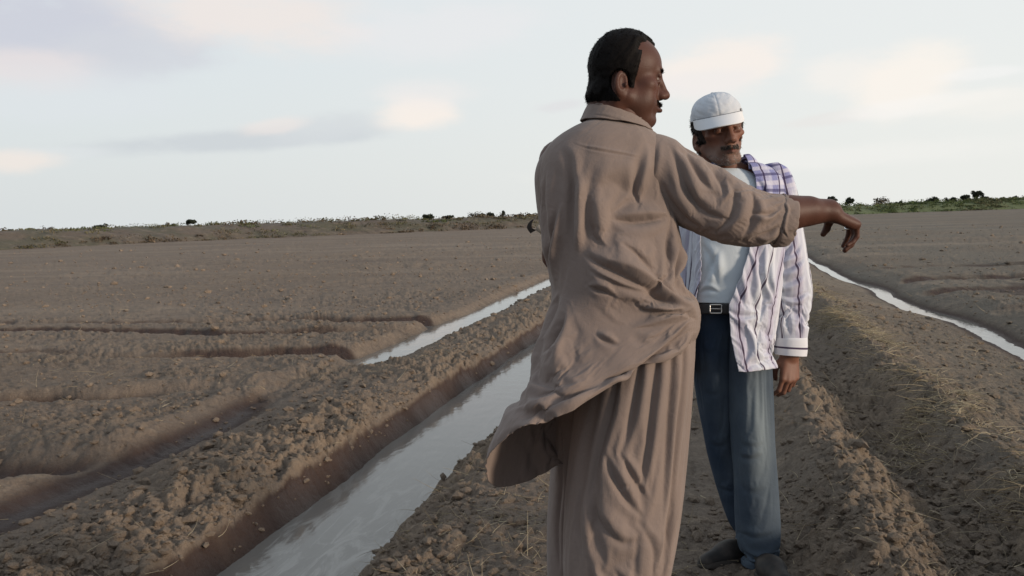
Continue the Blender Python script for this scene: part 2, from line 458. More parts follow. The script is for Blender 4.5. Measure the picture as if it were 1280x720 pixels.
def blades(base, direc, length, width, bend):
    "thin three-sided curved stalks"
    n = len(base); K = 5
    t = np.linspace(0, 1, K)
    side = np.cross(direc, [0, 0, 1.0]); side /= np.linalg.norm(side, axis=1, keepdims=True) + 1e-9
    up = np.cross(side, direc)
    P_ = base[:, None] + direc[:, None] * (length[:, None] * t)[..., None] + bend[:, None, :] * (length[:, None] * t * t)[..., None]
    V = []
    for a in (0, 2.09, 4.19):
        w = width[:, None] * (1 - .75 * t)
        V.append(P_ + (side * math.cos(a) + up * math.sin(a))[:, None] * w[..., None])
    V = np.stack(V, 2).reshape(-1, 3)
    f = []
    for k in range(K - 1):
        for a in range(3):
            f.append((k * 3 + a, k * 3 + (a + 1) % 3, k * 3 + 3 + (a + 1) % 3, k * 3 + 3 + a))
    F = (np.array(f)[None] + (np.arange(n) * K * 3)[:, None, None]).reshape(-1, 4)
    return V, F


def build_straw():
    sm_ = straw_mat()
    # tufts of dry grass lying over the right hand ridge
    bs_, ds_, ls_, ws_, be_ = [], [], [], [], []
    y = rng.uniform(2.6, 15, 150); y = 2.6 + (y - 2.6) ** 1.0
    cx = 1.26 + .11 * rng.standard_normal(len(y))
    ext = np.array([(1.08, 4.9), (1.02, 4.75), (1.12, 5.1), (1.0, 4.6), (1.2, 9.3), (1.15, 9.0), (1.3, 8.4), (1.35, 7.6), (1.2, 8.8)])
    cx = np.concatenate([cx, np.repeat(ext[:, 0], 7) + .07 * rng.standard_normal(63)]); y = np.concatenate([y, np.repeat(ext[:, 1], 7) + .12 * rng.standard_normal(63)])
    for x_, y_ in zip(cx, y):
        k = rng.integers(8, 26)
        bx = x_ + .05 * rng.standard_normal(k); by = y_ + .05 * rng.standard_normal(k)
        a = rng.uniform(0, 6.28) + .9 * rng.standard_normal(k); e = rng.uniform(-.05, .55, k)
        bs_.append(np.stack([bx, by, height(bx, by) + .004], 1))
        ds_.append(np.stack([np.cos(a) * np.cos(e), np.sin(a) * np.cos(e), np.sin(e)], 1))
        ls_.append(rng.uniform(.05, .20, k)); ws_.append(rng.uniform(.0008, .0019, k) * (1 + .06 * y_)); be_.append(np.stack([.3 * rng.standard_normal(k), .3 * rng.standard_normal(k), -rng.uniform(.1, .5, k)], 1))
    V, F = blades(np.concatenate(bs_), np.concatenate(ds_), np.concatenate(ls_), np.concatenate(ws_), np.concatenate(be_))
    tag(mk('dry_grass', V, F, sm_), 'dry yellow grass and roots lying over the ridge right of the path', kind='stuff')
    # stubble and straw bits over the fields
    x, y = sector(9000, 2.0, 60)
    z, xm, A, wet_shade, cl = height(x, y, True)
    k = (z > -.2) & (wet_shade < .3) & (rng.uniform(size=len(x)) < np.clip(.35 + fbm(x * .7, y * .7, 99, 3) + .3 * (x > .6), .05, 1))
    x, y, z = x[k], y[k], z[k]; n = len(x)
    a = rng.uniform(0, 6.28, n); e = rng.uniform(-.1, .5, n)
    V, F = blades(np.stack([x, y, z + .004], 1), np.stack([np.cos(a) * np.cos(e), np.sin(a) * np.cos(e), np.sin(e)], 1),
                  rng.uniform(.02, .085, n) * (1 + .07 * np.hypot(x, y)), rng.uniform(.0007, .0016, n) * (1 + .06 * np.hypot(x, y)), .35 * rng.standard_normal((n, 3)))
    tag(mk('straw_litter', V, F, sm_), 'short bits of straw and stubble scattered over the soil', kind='stuff')


# ------------------------------------------------------------------ far earth bank with scrub
BANK = [(-900, 300, 60), (-60, 312, 58), (0, 311, 60), (300, 298, 76), (670, 284.5, 96), (1090, 266.5, 150), (1280, 263, 165), (1500, 258, 185), (2600, 230, 260)]


def bank_line(n):
    pts = []
    for px, py, d in BANK:
        w = W(px, py, d); pts.append((w[0], w[1]))
    pts = np.array(pts); s = np.concatenate([[0], np.cumsum(np.hypot(*np.diff(pts, axis=0).T))])
    t = np.linspace(0, s[-1], n)
    return np.stack([np.interp(t, s, pts[:, 0]), np.interp(t, s, pts[:, 1])], 1), t


def build_bank():
    n = 1500
    c, t = bank_line(n)
    tan = np.gradient(c, axis=0); tan /= np.linalg.norm(tan, axis=1, keepdims=True)
    nor = np.stack([-tan[:, 1], tan[:, 0]], 1)      # away from the camera
    prof = [(-.5, -.35), (0, -.08), (.8, .25), (2.0, .72), (3.2, 1.05), (4.2, 1.17), (6.0, 1.2), (7.5, 1.1), (9.0, .6), (11, -.3)]
    po = np.interp(np.linspace(0, 9, 46), range(10), [p[0] for p in prof]); pz = np.interp(np.linspace(0, 9, 46), range(10), [p[1] for p in prof])
    dist = np.hypot(c[:, 0], c[:, 1])
    x = c[:, 0:1] + nor[:, 0:1] * po; y = c[:, 1:2] + nor[:, 1:2] * po
    d2 = P(np.stack([c[:, 0], c[:, 1], c[:, 0] * 0 + .5], 1))[0]
    hs = np.interp(d2, [-200, 0, 300, 560, 700, 1000, 1150, 1280, 1500], [.90, .90, .91, .92, .93, 1.1, 1.14, 1.40, 1.48])
    z = pz[None] * hs[:, None] * (1 + .10 * fbm(t[:, None] * .12, po[None] * 0, 3, 4))
    z = z + .22 * fbm(t[:, None] * .35, po[None] * .5, 5, 4) * (pz[None] > -.2) * (pz[None] > 0)
    mt, bb, bs = material('bank_earth')
    geo = bb.n('ShaderNodeNewGeometry'); pos = geo.outputs['Position']
    n1 = bb.noise(pos, .35, 5); n2 = bb.noise(pos, 1.6, 5, .65)
    c_ = bb.mix(bb.ramp(n1, .4, .62), (.118, .090, .067), (.090, .080, .050))
    c_ = bb.mix(bb.ramp(n2, .5, .7), c_, (.165, .130, .092)); c_ = bb.mix(bb.ramp(n2, .45, .3), c_, (.058, .046, .035))
    sx_ = bb.n('ShaderNodeSeparateXYZ'); bb.put(sx_.inputs[0], pos)
    c_ = bb.mix(bb.ramp(sx_.outputs[0], -12, 25), c_, bb.mix(n2, (.075, .095, .04), (.11, .135, .06)))
    bb.put(bs.inputs['Base Color'], c_); bs.inputs['Roughness'].default_value = .95
    bump(bb, bs, n2, 1, .15)
    o = mk('hill_bank', np.stack([x, y, z], -1).reshape(-1, 3), gridfaces(n, 46)[:, ::-1], mt)
    tag(o, 'long low earth bank along the far edge of the field', kind='structure')
    # scrub on it: many small leaf and twig faces
    M = 6800
    i = rng.integers(0, n - 1, M); i = i[(d2[i] > -150) & (d2[i] < 1450)]; M = len(i)
    j = rng.integers(1, 40, M)
    patch = fbm(t[i] * .16, j * .2, 11, 3)
    k = (patch + rng.uniform(-.35, .35, M)) > -.12; i, j, patch = i[k], j[k], patch[k]; M = len(i)
    per = 30
    rad = rng.uniform(.3, 1.0, M) * (dist[i] / 75) ** .4; hh = rad * rng.uniform(.35, .8, M) * np.clip(.6 + patch, .4, 1.3)
    u = rng.normal(size=(M, per, 3)); u /= np.linalg.norm(u, axis=2, keepdims=True); u *= rng.uniform(.3, 1, (M, per, 1)) ** .5; u[..., 2] = np.abs(u[..., 2])
    base = np.stack([x[i, j], y[i, j], z[i, j]], 1)[:, None] + u * np.stack([rad, rad, hh], 1)[:, None]
    s = np.repeat(rng.uniform(.05, .11, M) * (dist[i] / 75) ** .6, per)
    greens = np.clip(.10 + .9 * sm(base[:, 0, 0], -25, 28) + 1.1 * (fbm(t[i] * .08, j * .12, 15, 3) - .10) + rng.normal(0, .12, M), 0, 1)
    tone = np.array([.125, .094, .064]) * (1 + .5 * fbm(t[i] * .5, j * .4, 19, 2))[:, None]
    colr = (1 - greens)[:, None] * tone + greens[:, None] * np.array([.098, .128, .048])
    colr = np.repeat(colr * rng.uniform(.55, 1.35, (M, 1)), per, 0) * rng.uniform(.75, 1.25, (M * per, 1)); base = base.reshape(-1, 3)
    V, F = leaf_cards(base, s)
    tag(mk('scrub_cover', V, F, leaf_mat('scrub', None), attrs={'Col': np.repeat(colr, 4, 0)}, smooth=False), 'brown and green scrub growing over the far bank', kind='stuff')


def leaf_cards(c, s, flat=.0):
    n = len(c)
    a = rng.normal(size=(n, 3)); a /= np.linalg.norm(a, axis=1, keepdims=True)
    q = rng.normal(size=(n, 3)); q -= (q * a).sum(1, keepdims=True) * a; q /= np.linalg.norm(q, axis=1, keepdims=True)
    s = s[:, None]
    V = np.stack([c - a * s, c + q * s * .55, c + a * s, c - q * s * .55], 1).reshape(-1, 3)
    return V, np.arange(n * 4).reshape(-1, 4)


def leaf_mat(name, colr):
    mt, bb, bs = material(name)
    if colr is None: c = attr(bb, 'Col', True)
    else:
        g = bb.n('ShaderNodeNewGeometry')
        c = bb.mix(g.outputs['Random Per Island'], [k * .6 for k in colr], [k * 1.4 for k in colr])
    bb.put(bs.inputs['Base Color'], c); bs.inputs['Roughness'].default_value = .75; bs.inputs['Specular IOR Level'].default_value = .15
    return mt


def tube(pts, rad, n=6):
    pts = np.asarray(pts, float); K = len(pts); rad = np.broadcast_to(rad, (K,))
    tan = np.gradient(pts, axis=0); tan /= np.linalg.norm(tan, axis=1, keepdims=True) + 1e-9
    ref = np.array([0, 0, 1.0]) if abs(tan[:, 2]).mean() < .8 else np.array([1.0, 0, 0])
    s = np.cross(tan, ref); s /= np.linalg.norm(s, axis=1, keepdims=True) + 1e-9; u = np.cross(s, tan)
    a = np.arange(n) * 2 * math.pi / n
    V = pts[:, None] + rad[:, None, None] * (s[:, None] * np.cos(a)[None, :, None] + u[:, None] * np.sin(a)[None, :, None])
    V = np.concatenate([V.reshape(-1, 3), pts[:1], pts[-1:]])
    F = gridfaces(K, n, True)
    t0 = [(K * n, (j + 1) % n, j) for j in range(n)]; t1 = [(K * n + 1, (K - 1) * n + j, (K - 1) * n + (j + 1) % n) for j in range(n)]
    return V, F, np.array(t0 + t1)


def joinmesh(parts):
    V = []; Q = []; T = []; o = 0
    for p in parts:
        V.append(p[0])
        for f in p[1:]:
            f = np.asarray(f)
            if len(f): (Q if f.shape[1] == 4 else T).append(f + o)
        o += len(p[0])
    return np.concatenate(V), [np.concatenate(k) for k in (Q, T) if k]


# px centre, py base, py top, half width px, depth, kind, label
PLANTS = [
    (10, 291, 287, 9, 95, 'bush', 'dark low bush at the left end of the far bank'),
    (38, 290, 286, 9, 92, 'bush', 'greyish flat bush just left of the bare twiggy shrub'),
    (57, 291, 283, 9, 90, 'bare', 'bare twiggy grey shrub near the left end of the far bank'),
    (125, 288, 280.5, 12, 88, 'bush', 'dark dome-shaped bush alone on the left of the far bank'),
    (238.5, 284, 275.5, 6, 95, 'tree', 'small dark round tree standing alone on the left skyline'),
    (210, 285, 280, 14, 84, 'dry', 'pale dry feathery shrub left of the lone round tree'),
    (268, 284, 277, 14, 85, 'light', 'thin pale green feathery shrub right of the lone round tree'),
    (310, 282, 278.5, 12, 86, 'bush', 'flat low bush on the bank right of the feathery green shrub'),
    (535, 273.5, 268, 9, 120, 'bush', 'dark rounded bush leftmost of the cluster beside the man in brown'),
    (560, 273, 270, 9, 120, 'bush', 'low flat dark bush right of the rounded one in the middle of the skyline'),
    (590, 272, 265, 10, 120, 'bare', 'sparse leaning shrub with bare branches near the man in brown'),
    (601, 272, 267.5, 9, 122, 'bush', 'dark green bush between the bare leaning shrub and the dense bush'),
    (613, 272, 265.5, 7, 122, 'bush', 'dense dark bush just left of the small pointed tree'),
    (629.5, 272, 264.5, 4, 122, 'cone', 'small pointed dark tree on the skyline left of the man in brown'),
    (648, 271, 268, 9, 120, 'bush', 'flat dark bush right of the small pointed tree'),
    (663, 271, 268, 8, 120, 'bush', 'low dark bush touching the elbow of the man in brown'),
    (1040.5, 259, 245.5, 5, 190, 'tree', 'small round crowned tree left of its twin above the pointing hand'),
    (1060.5, 260, 247.5, 6.5, 190, 'tree', 'wider round crowned tree right of its twin above the pointing hand'),
    (1102, 257, 247, 11, 200, 'dry', 'greyish loose bushy tree right of the pointing hand'),
    (1125, 256, 252.5, 8, 200, 'bush', 'small flat dark bush right of the loose grey tree'),
    (1166, 254.5, 246.5, 9, 190, 'bush', 'wide dark bush near the middle of the right skyline'),
    (1187, 253, 247.5, 10, 190, 'bush', 'long low dark bush between the wide bush and the tallest tree'),
    (1208, 252, 243.5, 7, 190, 'bush', 'dense dark bush touching the tallest tree on the right skyline'),
    (1221, 252, 239.5, 7.5, 190, 'tree', 'tallest loose crowned tree on the right skyline'),
    (1232, 251.5, 246, 6, 190, 'bush', 'low bush at the right foot of the tallest tree'),
    (1252, 250.5, 247.5, 8, 185, 'light', 'pale green low bush near the right end of the skyline'),
    (1270, 249.5, 246, 3, 185, 'cone', 'tiny upright shrub at the right end of the skyline'),
]


def build_plants():
    mats = {'bush': leaf_mat('dark_leaf', (.038, .045, .028)), 'tree': leaf_mat('tree_leaf', (.035, .042, .028)), 'cone': leaf_mat('cone_leaf', (.035, .045, .028)),
            'dry': leaf_mat('dry_leaf', (.13, .115, .085)), 'light': leaf_mat('pale_leaf', (.12, .13, .06)), 'bare': leaf_mat('twig_leaf', (.08, .07, .06))}
    bark, bb, bs = material('bark'); bs.inputs['Base Color'].default_value = (.06, .05, .042, 1); bs.inputs['Roughness'].default_value = .9
    g = bb.n('ShaderNodeNewGeometry'); bb.put(bs.inputs['Base Color'], bb.mix(bb.noise(g.outputs['Position'], 6, 4), (.04, .034, .028), (.10, .085, .07)))
    names = {'bush': 'bush', 'tree': 'tree', 'cone': 'bush', 'dry': 'shrub', 'light': 'shrub', 'bare': 'shrub'}
    for (px, pb, pt, hw, d, kind, lab) in PLANTS:
        h = (pb - pt + 1.2) / FPX * d * 1.12; w = hw / FPX * d * 1.15
        drop = {'tree': 1.6}.get(kind, .5)
        base = W(px, pb + .6, d) - np.array([0, 0, drop])
        o = empty(names[kind], base, lab, names[kind], 'trees and bushes along the far skyline')
        top = base[2] + drop + h
        # trunk and limbs
        parts = []
        tr = .03 + .03 * h
        sway = rng.normal(0, .08 * w, 2)
        parts.append(tube([base, base + [sway[0], sway[1], (drop + h) * .45], base + [sway[0] * 1.5, sway[1], (drop + h) * .8]], [tr * 1.6, tr, tr * .4]))
        nb = 7 if kind != 'bare' else 22
        for q in range(nb):
            a = rng.uniform(0, 6.28); s0 = base + [sway[0], sway[1], drop * .8 + h * rng.uniform(.1, .5)]
            e = s0 + np.array([math.cos(a) * w * rng.uniform(.5, 1.0), math.sin(a) * w * .6, h * rng.uniform(.2, .5)])
            if kind == 'bare': e[2] = s0[2] + h * rng.uniform(.1, .6); e += RT * w * .3
            parts.append(tube([s0, (s0 + e) / 2 + [0, 0, .08 * h], e], [tr * .6, tr * .45, tr * .2], 5))
        V, F = joinmesh(parts); mk('trunk', V, F, bark, o)
        # crown: leaf clumps
        nc = {'bush': 11, 'tree': 12, 'cone': 8, 'dry': 12, 'light': 10, 'bare': 7}[kind]
        per = {'bush': 60, 'tree': 55, 'cone': 50, 'dry': 34, 'light': 30, 'bare': 8}[kind]
        cs = []
        for q in range(nc):
            u = rng.normal(size=3); u /= np.linalg.norm(u); rr = rng.uniform(.25, .8)
            if kind == 'tree': cz = drop + h * .62 + u[2] * h * .32 * rr
            elif kind == 'cone': cz = drop + h * rng.uniform(0, .85)
            else: cz = drop + h * .45 + u[2] * h * .55 * rr
            k = 1 - (cz - drop) / h * .9 if kind == 'cone' else 1
            cc = base + np.array([0, 0, cz]) + RT * u[0] * w * rr * k + fwd * u[1] * w * rr * .8 * k
            cr = min(w, h) * (.33 if kind != 'cone' else .28)
            p = rng.normal(size=(per, 3)); p /= np.linalg.norm(p, axis=1, keepdims=True)
            p *= (rng.uniform(.1, 1, (per, 1)) ** .5) * cr * np.array([1.15, 1.15, .75])
            cs.append(cc + p)
        cs = np.concatenate(cs); cs[:, 2] = np.clip(cs[:, 2], base[2], top)
        sz = rng.uniform(.06, .14, len(cs)) * d / 95
        V, F = leaf_cards(cs, sz); mk('crown', V, F, mats[kind], o, smooth=False)


build_ground(); build_water(); build_clods(); build_straw(); build_bank(); build_plants()

# ------------------------------------------------------------------ people: signed-distance sculpting for bodies, lofted cloth for clothes
def smin(a, b_, k):
    h = np.clip(.5 + .5 * (b_ - a) / k, 0, 1); return b_ * (1 - h) + a * h - k * h * (1 - h)


def smax(a, b_, k): return -smin(-a, -b_, k)


class SDF:
    def __init__(s, lo, hi, step):
        s.lo = np.array(lo, float); s.step = step
        n = np.ceil((np.array(hi) - s.lo) / step).astype(int) + 1
        ax = [s.lo[i] + step * np.arange(n[i]) for i in range(3)]
        s.p = np.stack(np.meshgrid(*ax, indexing='ij'), -1).astype(np.float32)
        s.d = np.full(s.p.shape[:3], .5, np.float32)
    def add(s, d, k=.01): s.d = smin(s.d, d, k)
    def sub(s, d, k=.006): s.d = smax(s.d, -d, k)
    def ell(s, c, r, rot=None):
        q = s.p - np.array(c, np.float32)
        if rot is not None: q = q @ np.array(rot, np.float32)
        r = np.array(r, np.float32)
        k0 = np.linalg.norm(q / r, axis=-1); k1 = np.linalg.norm(q / (r * r), axis=-1)
        return k0 * (k0 - 1) / np.maximum(k1, 1e-6)
    def cap(s, a, b_, ra, rb=None):
        rb = ra if rb is None else rb
        a = np.array(a, np.float32); b_ = np.array(b_, np.float32); ab = b_ - a
        t = np.clip(((s.p - a) @ ab) / (ab @ ab + 1e-9), 0, 1)
        return np.linalg.norm(s.p - a - t[..., None] * ab, axis=-1) - (ra + (rb - ra) * t)
    def mesh(s, iso=0.0):
        import openvdb
        g = openvdb.FloatGrid(.5); g.copyFromArray(np.ascontiguousarray(s.d, np.float32))
        pts, quads = g.convertToQuads(isovalue=iso)
        return np.asarray(pts, float) * s.step + s.lo, np.asarray(quads).copy()
    def at(s, V):
        "trilinear sample of the field"
        q = (np.asarray(V) - s.lo) / s.step; n = np.array(s.d.shape)
        i = np.clip(np.floor(q).astype(int), 0, n - 2); f = np.clip(q - i, 0, 1)
        o = 0
        for dx in (0, 1):
            for dy in (0, 1):
                for dz in (0, 1):
                    w = (f[:, 0] if dx else 1 - f[:, 0]) * (f[:, 1] if dy else 1 - f[:, 1]) * (f[:, 2] if dz else 1 - f[:, 2])
                    o = o + w * s.d[i[:, 0] + dx, i[:, 1] + dy, i[:, 2] + dz]
        return o


def frame(y, z):
    "rotation whose columns are the world directions of local x, y, z"
    y = np.array(y, float); y /= np.linalg.norm(y); z = np.array(z, float); z -= y * (z @ y); z /= np.linalg.norm(z)
    return np.stack([np.cross(y, z), y, z], 1)


def sculpt_head(step=.0022, heavy=0.0, thin=0.0, back=0.0):
    "a man's head; x to his right, y forward, z up, origin between the ears"
    s = SDF((-.105, -.125, -.215), (.105, .150, .150), step)
    E, C = s.ell, s.cap
    s.d = E((0, -.012 + back * .8, .043), (.076, .098 - back, .090))
    s.add(E((0, .034, .048), (.063, .060, .062)), .02)
    s.add(E((0, .040, -.030), (.057 + .004 * heavy - .003 * thin, .050, .074)), .025)
    for q in (-1, 1):
        s.add(C((q * .056, -.002, -.045), (q * .030, .058, -.090), .019 + .006 * heavy, .016), .022)
        s.add(E((q * (.046), .052, -.006), (.024, .024, .018)), .018)
        if heavy: s.add(E((q * .045, .04, -.045), (.024, .034, .034)), .02)
        if thin: s.sub(E((q * .066, .052, -.045), (.022, .036, .030)), .02)
    s.add(E((0, .074, -.092), (.025, .022, .020)), .016)
    s.add(C((-.034, .080, .034), (.034, .080, .034), .0125), .014)
    for q in (-1, 1): s.sub(E((q * .033, .105, .014), (.021, .022, .014)), .012)
    # nose
    s.add(C((0, .090, .026), (0, .1095, -.016), .0090, .0120), .011)
    s.add(E((0, .1130, -.0220), (.0140, .0140, .0115)), .008)
    for q in (-1, 1):
        s.add(E((q * .0135, .101, -.026), (.0085, .013, .0095)), .006)
        s.sub(E((q * .0065, .108, -.0355), (.0038, .006, .004)), .003)
    s.add(E((0, .088, -.020), (.0175, .020, .017)), .008)
    # mouth
    s.add(E((0, .072, -.056), (.034, .026, .026)), .014)
    for q in (-1, 1):
        s.add(C((0, .1005, -.0495), (q * .022, .0870, -.0555), .0062, .0035), .006)
        s.add(C((0, .1015, -.0635), (q * .020, .0870, -.0585), .0076, .0035), .006)
        s.sub(C((q * .0, .106, -.0565), (q * .025, .0925, -.0572), .0024), .003)
    s.sub(E((0, .103, -.0755), (.016, .009, .005)), .008)
    s.sub(C((0, .107, -.036), (0, .107, -.045), .003), .004)
    # eyeballs and lids
    for q in (-1, 1):
        s.add(E((q * .033, .0770, .0135), (.0125, .0125, .0125)), .0015)
        s.add(C((q * .022, .0880, .0222), (q * .044, .0830, .0215), .0040), .005)
        s.add(C((q * .022, .0870, .0045), (q * .043, .0820, .0055), .0034), .006)
    # ears
    for q in (-1, 1):
        a = .30
        rot = frame((-q * math.sin(.30), math.cos(.30), 0), (0, -.22, 1.0))
        c = np.array((q * .0795, -.026, -.014))
        s.add(E(c, (.0085, .0195, .033), rot), .007)
        s.add(E((q * .0755, -.019, -.042), (.0065, .009, .011)), .006)
        cc = c + rot[:, 0] * (.0075 if (rot[0, 0] * q) > 0 else -.0075)
        s.sub(E(cc + np.array((0, .001, .004)), (.0065, .0115, .021), rot), .004)
        s.add(E(cc + np.array((-.002 * q, .010, -.004)), (.004, .004, .007)), .003)
    # neck
    s.add(C((0, -.030, -.040), (0, -.050, -.26), .056 + .006 * heavy - .004 * thin, .062), .028)
    if heavy: s.add(E((0, .020, -.105), (.045, .05, .026)), .03)
    for q in (-1, 1): s.add(C((q * .055, -.03, -.05), (q * .022, .012, -.2), .014), .02)
    if thin: s.add(E((0, .024, -.150), (.013, .016, .018)), .015)
    return s


def skin_cols(V, base, stubble=None):
    "local head colours: lips, brow shade of hair, eyes"
    x, y, z = V[:, 0], V[:, 1], V[:, 2]
    c = np.repeat(np.array(base)[None], len(V), 0)
    c = c * (1 + .10 * fbm(x * 40 + z * 13, y * 40 + z * 29, 3, 3))[:, None]
    lip = np.exp(-((z + .0568) / .009) ** 4) * np.exp(-(x / .023) ** 4) * (y > .085)
    c = c * (1 - .45 * lip[:, None] * np.array([.6, 1, 1]))
    if stubble is not None:
        col_, thr = stubble
        jaw = sm(-z, .030, .050) * (1 - sm(-z, .115, .14)) * sm(y, -.01, .02) * (1 - lip)
        jaw = jaw * (1 - .0 * z); c = c * (1 - jaw[:, None] * thr) + np.array(col_) * jaw[:, None] * thr
    cheek = np.exp(-((z + .01) / .03) ** 2) * np.exp(-((np.abs(x) - .045) / .02) ** 2) * (y > .03)
    c = c * (1 + cheek[:, None] * np.array([.16, .05, .02]))
    for q in (-1, 1):
        r = np.sqrt((x - q * .033) ** 2 + (y - .0765) ** 2 + (z - .0135) ** 2)
        ball = (r < .0129) & (y > .078)
        c[ball] = (.36, .31, .28)
        iris = ball & (((x - q * .033) ** 2 + (z - .0135) ** 2) < .0060 ** 2); c[iris] = (.012, .008, .006)
        lid = (np.abs(z - .0135) < .017) & (r < .020) & (~ball) & (y > .07); c[lid] = c[lid] * .72
    return np.clip(c, 0, 1)


def hand_sdf(lo, hi, step, O, Rm, side, curl, spread=0.0, thumb=None, k=1.0, wrist=None):
    "five-fingered hand; local x along the hand, y to the thumb side, z to the back of the hand"
    s = SDF(lo, hi, step)
    T = lambda p: np.array(O) + Rm @ (np.array(p, float) * np.array([k, k * side, k]))
    mcp = [(.090, .028, .000), (.094, .008, .003), (.089, -.012, .001), (.080, -.030, -.003)]
    ln = [(.043, .026, .021), (.047, .030, .022), (.043, .027, .021), (.034, .020, .019)]
    rd = [.0092, .0094, .0088, .0078]
    s.d = s.cap(T((-.004, .012, -.002)), T((-.004, -.012, -.002)), .0195 * k)
    for i, m_ in enumerate(mcp):
        s.add(s.cap(T((.008, m_[1] * .62, -.004)), T(m_), .0145 * k, .0118 * k), .012)
    s.add(s.cap(T((.02, -.024, -.010)), T((.068, -.028, -.012)), .012 * k, .010 * k), .012)
    # thumb
    th = thumb or [(.020, .026, -.012), (.052, .047, -.024), (.080, .054, -.034), (.103, .055, -.042)]
    s.add(s.cap(T((.012, .016, -.010)), T(th[1]), .0165 * k, .0125 * k), .012)
    s.add(s.cap(T(th[1]), T(th[2]), .0112 * k, .0098 * k), .005); s.add(s.cap(T(th[2]), T(th[3]), .0100 * k, .0080 * k), .004)
    nails = []
    for i, m_ in enumerate(mcp):
        a = 0; p = np.array(m_); yaw_ = spread * (1.5 - i)
        f = SDF.__new__(SDF); f.p = s.p; f.d = np.full_like(s.d, .5)
        r = rd[i]
        for j in range(3):
            a += curl[i][j]
            d = np.array([math.cos(a) * math.cos(yaw_), math.sin(yaw_), -math.sin(a)])
            q = p + d * ln[i][j]
            f.d = smin(f.d, f.cap(T(p), T(q), r * k * (1 - .07 * j), r * k * (.93 - .09 * j)), .003)
            p = q
        s.d = smin(s.d, f.d, .004)
    if wrist is not None:
        for (a, b_, ra, rb) in wrist: s.add(s.cap(a, b_, ra, rb), .014)
    return s


def skin_mat(name):
    mt, bb, bs = material(name)
    tcx = bb.n('ShaderNodeTexCoord').outputs['Object']
    c = attr(bb, 'Col', True); n = bb.noise(tcx, 60, 4); n2 = bb.noise(tcx, 320, 3)
    c = bb.mix(bb.math('MULTIPLY', n, .35), c, bb.mix(.5, c, (.05, .02, .014)))
    bb.put(bs.inputs['Base Color'], c); bs.inputs['Roughness'].default_value = .52
    bs.inputs['Specular IOR Level'].default_value = .30
    bump(bb, bs, n2, .25, .002); return mt


def cloth_mat(name, colr, dark, weave=900):
    mt, bb, bs = material(name)
    uv = bb.n('ShaderNodeUVMap', uv_map='UVMap').outputs[0]
    n = bb.noise(uv, 6, 4); f = bb.noise(bb.mapping(uv, scale=(1, .25, 1)), 420, 2)
    st = bb.noise(uv, 2.2, 5, .6); c = bb.mix(n, colr, dark); c = bb.mix(bb.math('MULTIPLY', f, .35), c, dark); c = bb.mix(bb.math('MULTIPLY', bb.ramp(st, .5, .7), .45), c, [k * .72 for k in dark]); c = bb.mix(bb.math('MULTIPLY', bb.ramp(st, .46, .3), .35), c, [min(1, k * 1.16) for k in colr])
    bb.put(bs.inputs['Base Color'], c); bs.inputs['Roughness'].default_value = .82
    bs.inputs['Specular IOR Level'].default_value = .2
    bs.inputs['Sheen Weight'].default_value = .12; bs.inputs['Sheen Roughness'].default_value = .5
    wr = bb.noise(uv, 34, 4, .55, .6)
    p = bump(bb, bs, wr, .35, .006); p = bump(bb, bs, bb.noise(uv, 95, 3, .6), .25, .0025, p); bump(bb, bs, f, .35, .0014, p); return mt


# ---- lofted cloth -------------------------------------------------
def crs(rows, n):
    "Catmull-Rom through the rows, even in chord length"
    R_ = np.asarray(rows, float); K = len(R_)
    t = np.concatenate([[0], np.cumsum(np.maximum(np.linalg.norm(np.diff(R_[:, :4], axis=0), axis=1), 1e-3))])
    q = np.linspace(0, t[-1], n)
    m_ = np.zeros_like(R_)
    m_[1:-1] = (R_[2:] - R_[:-2]) / (t[2:] - t[:-2])[:, None]; m_[0] = (R_[1] - R_[0]) / (t[1] - t[0]); m_[-1] = (R_[-1] - R_[-2]) / (t[-1] - t[-2])
    i = np.clip(np.searchsorted(t, q, side='right') - 1, 0, K - 2); h = (t[i + 1] - t[i])[:, None]; u = ((q - t[i]) / (t[i + 1] - t[i]))[:, None]
    return (2 * u ** 3 - 3 * u ** 2 + 1) * R_[i] + (u ** 3 - 2 * u ** 2 + u) * h * m_[i] + (-2 * u ** 3 + 3 * u ** 2) * R_[i + 1] + (u ** 3 - u ** 2) * h * m_[i + 1]


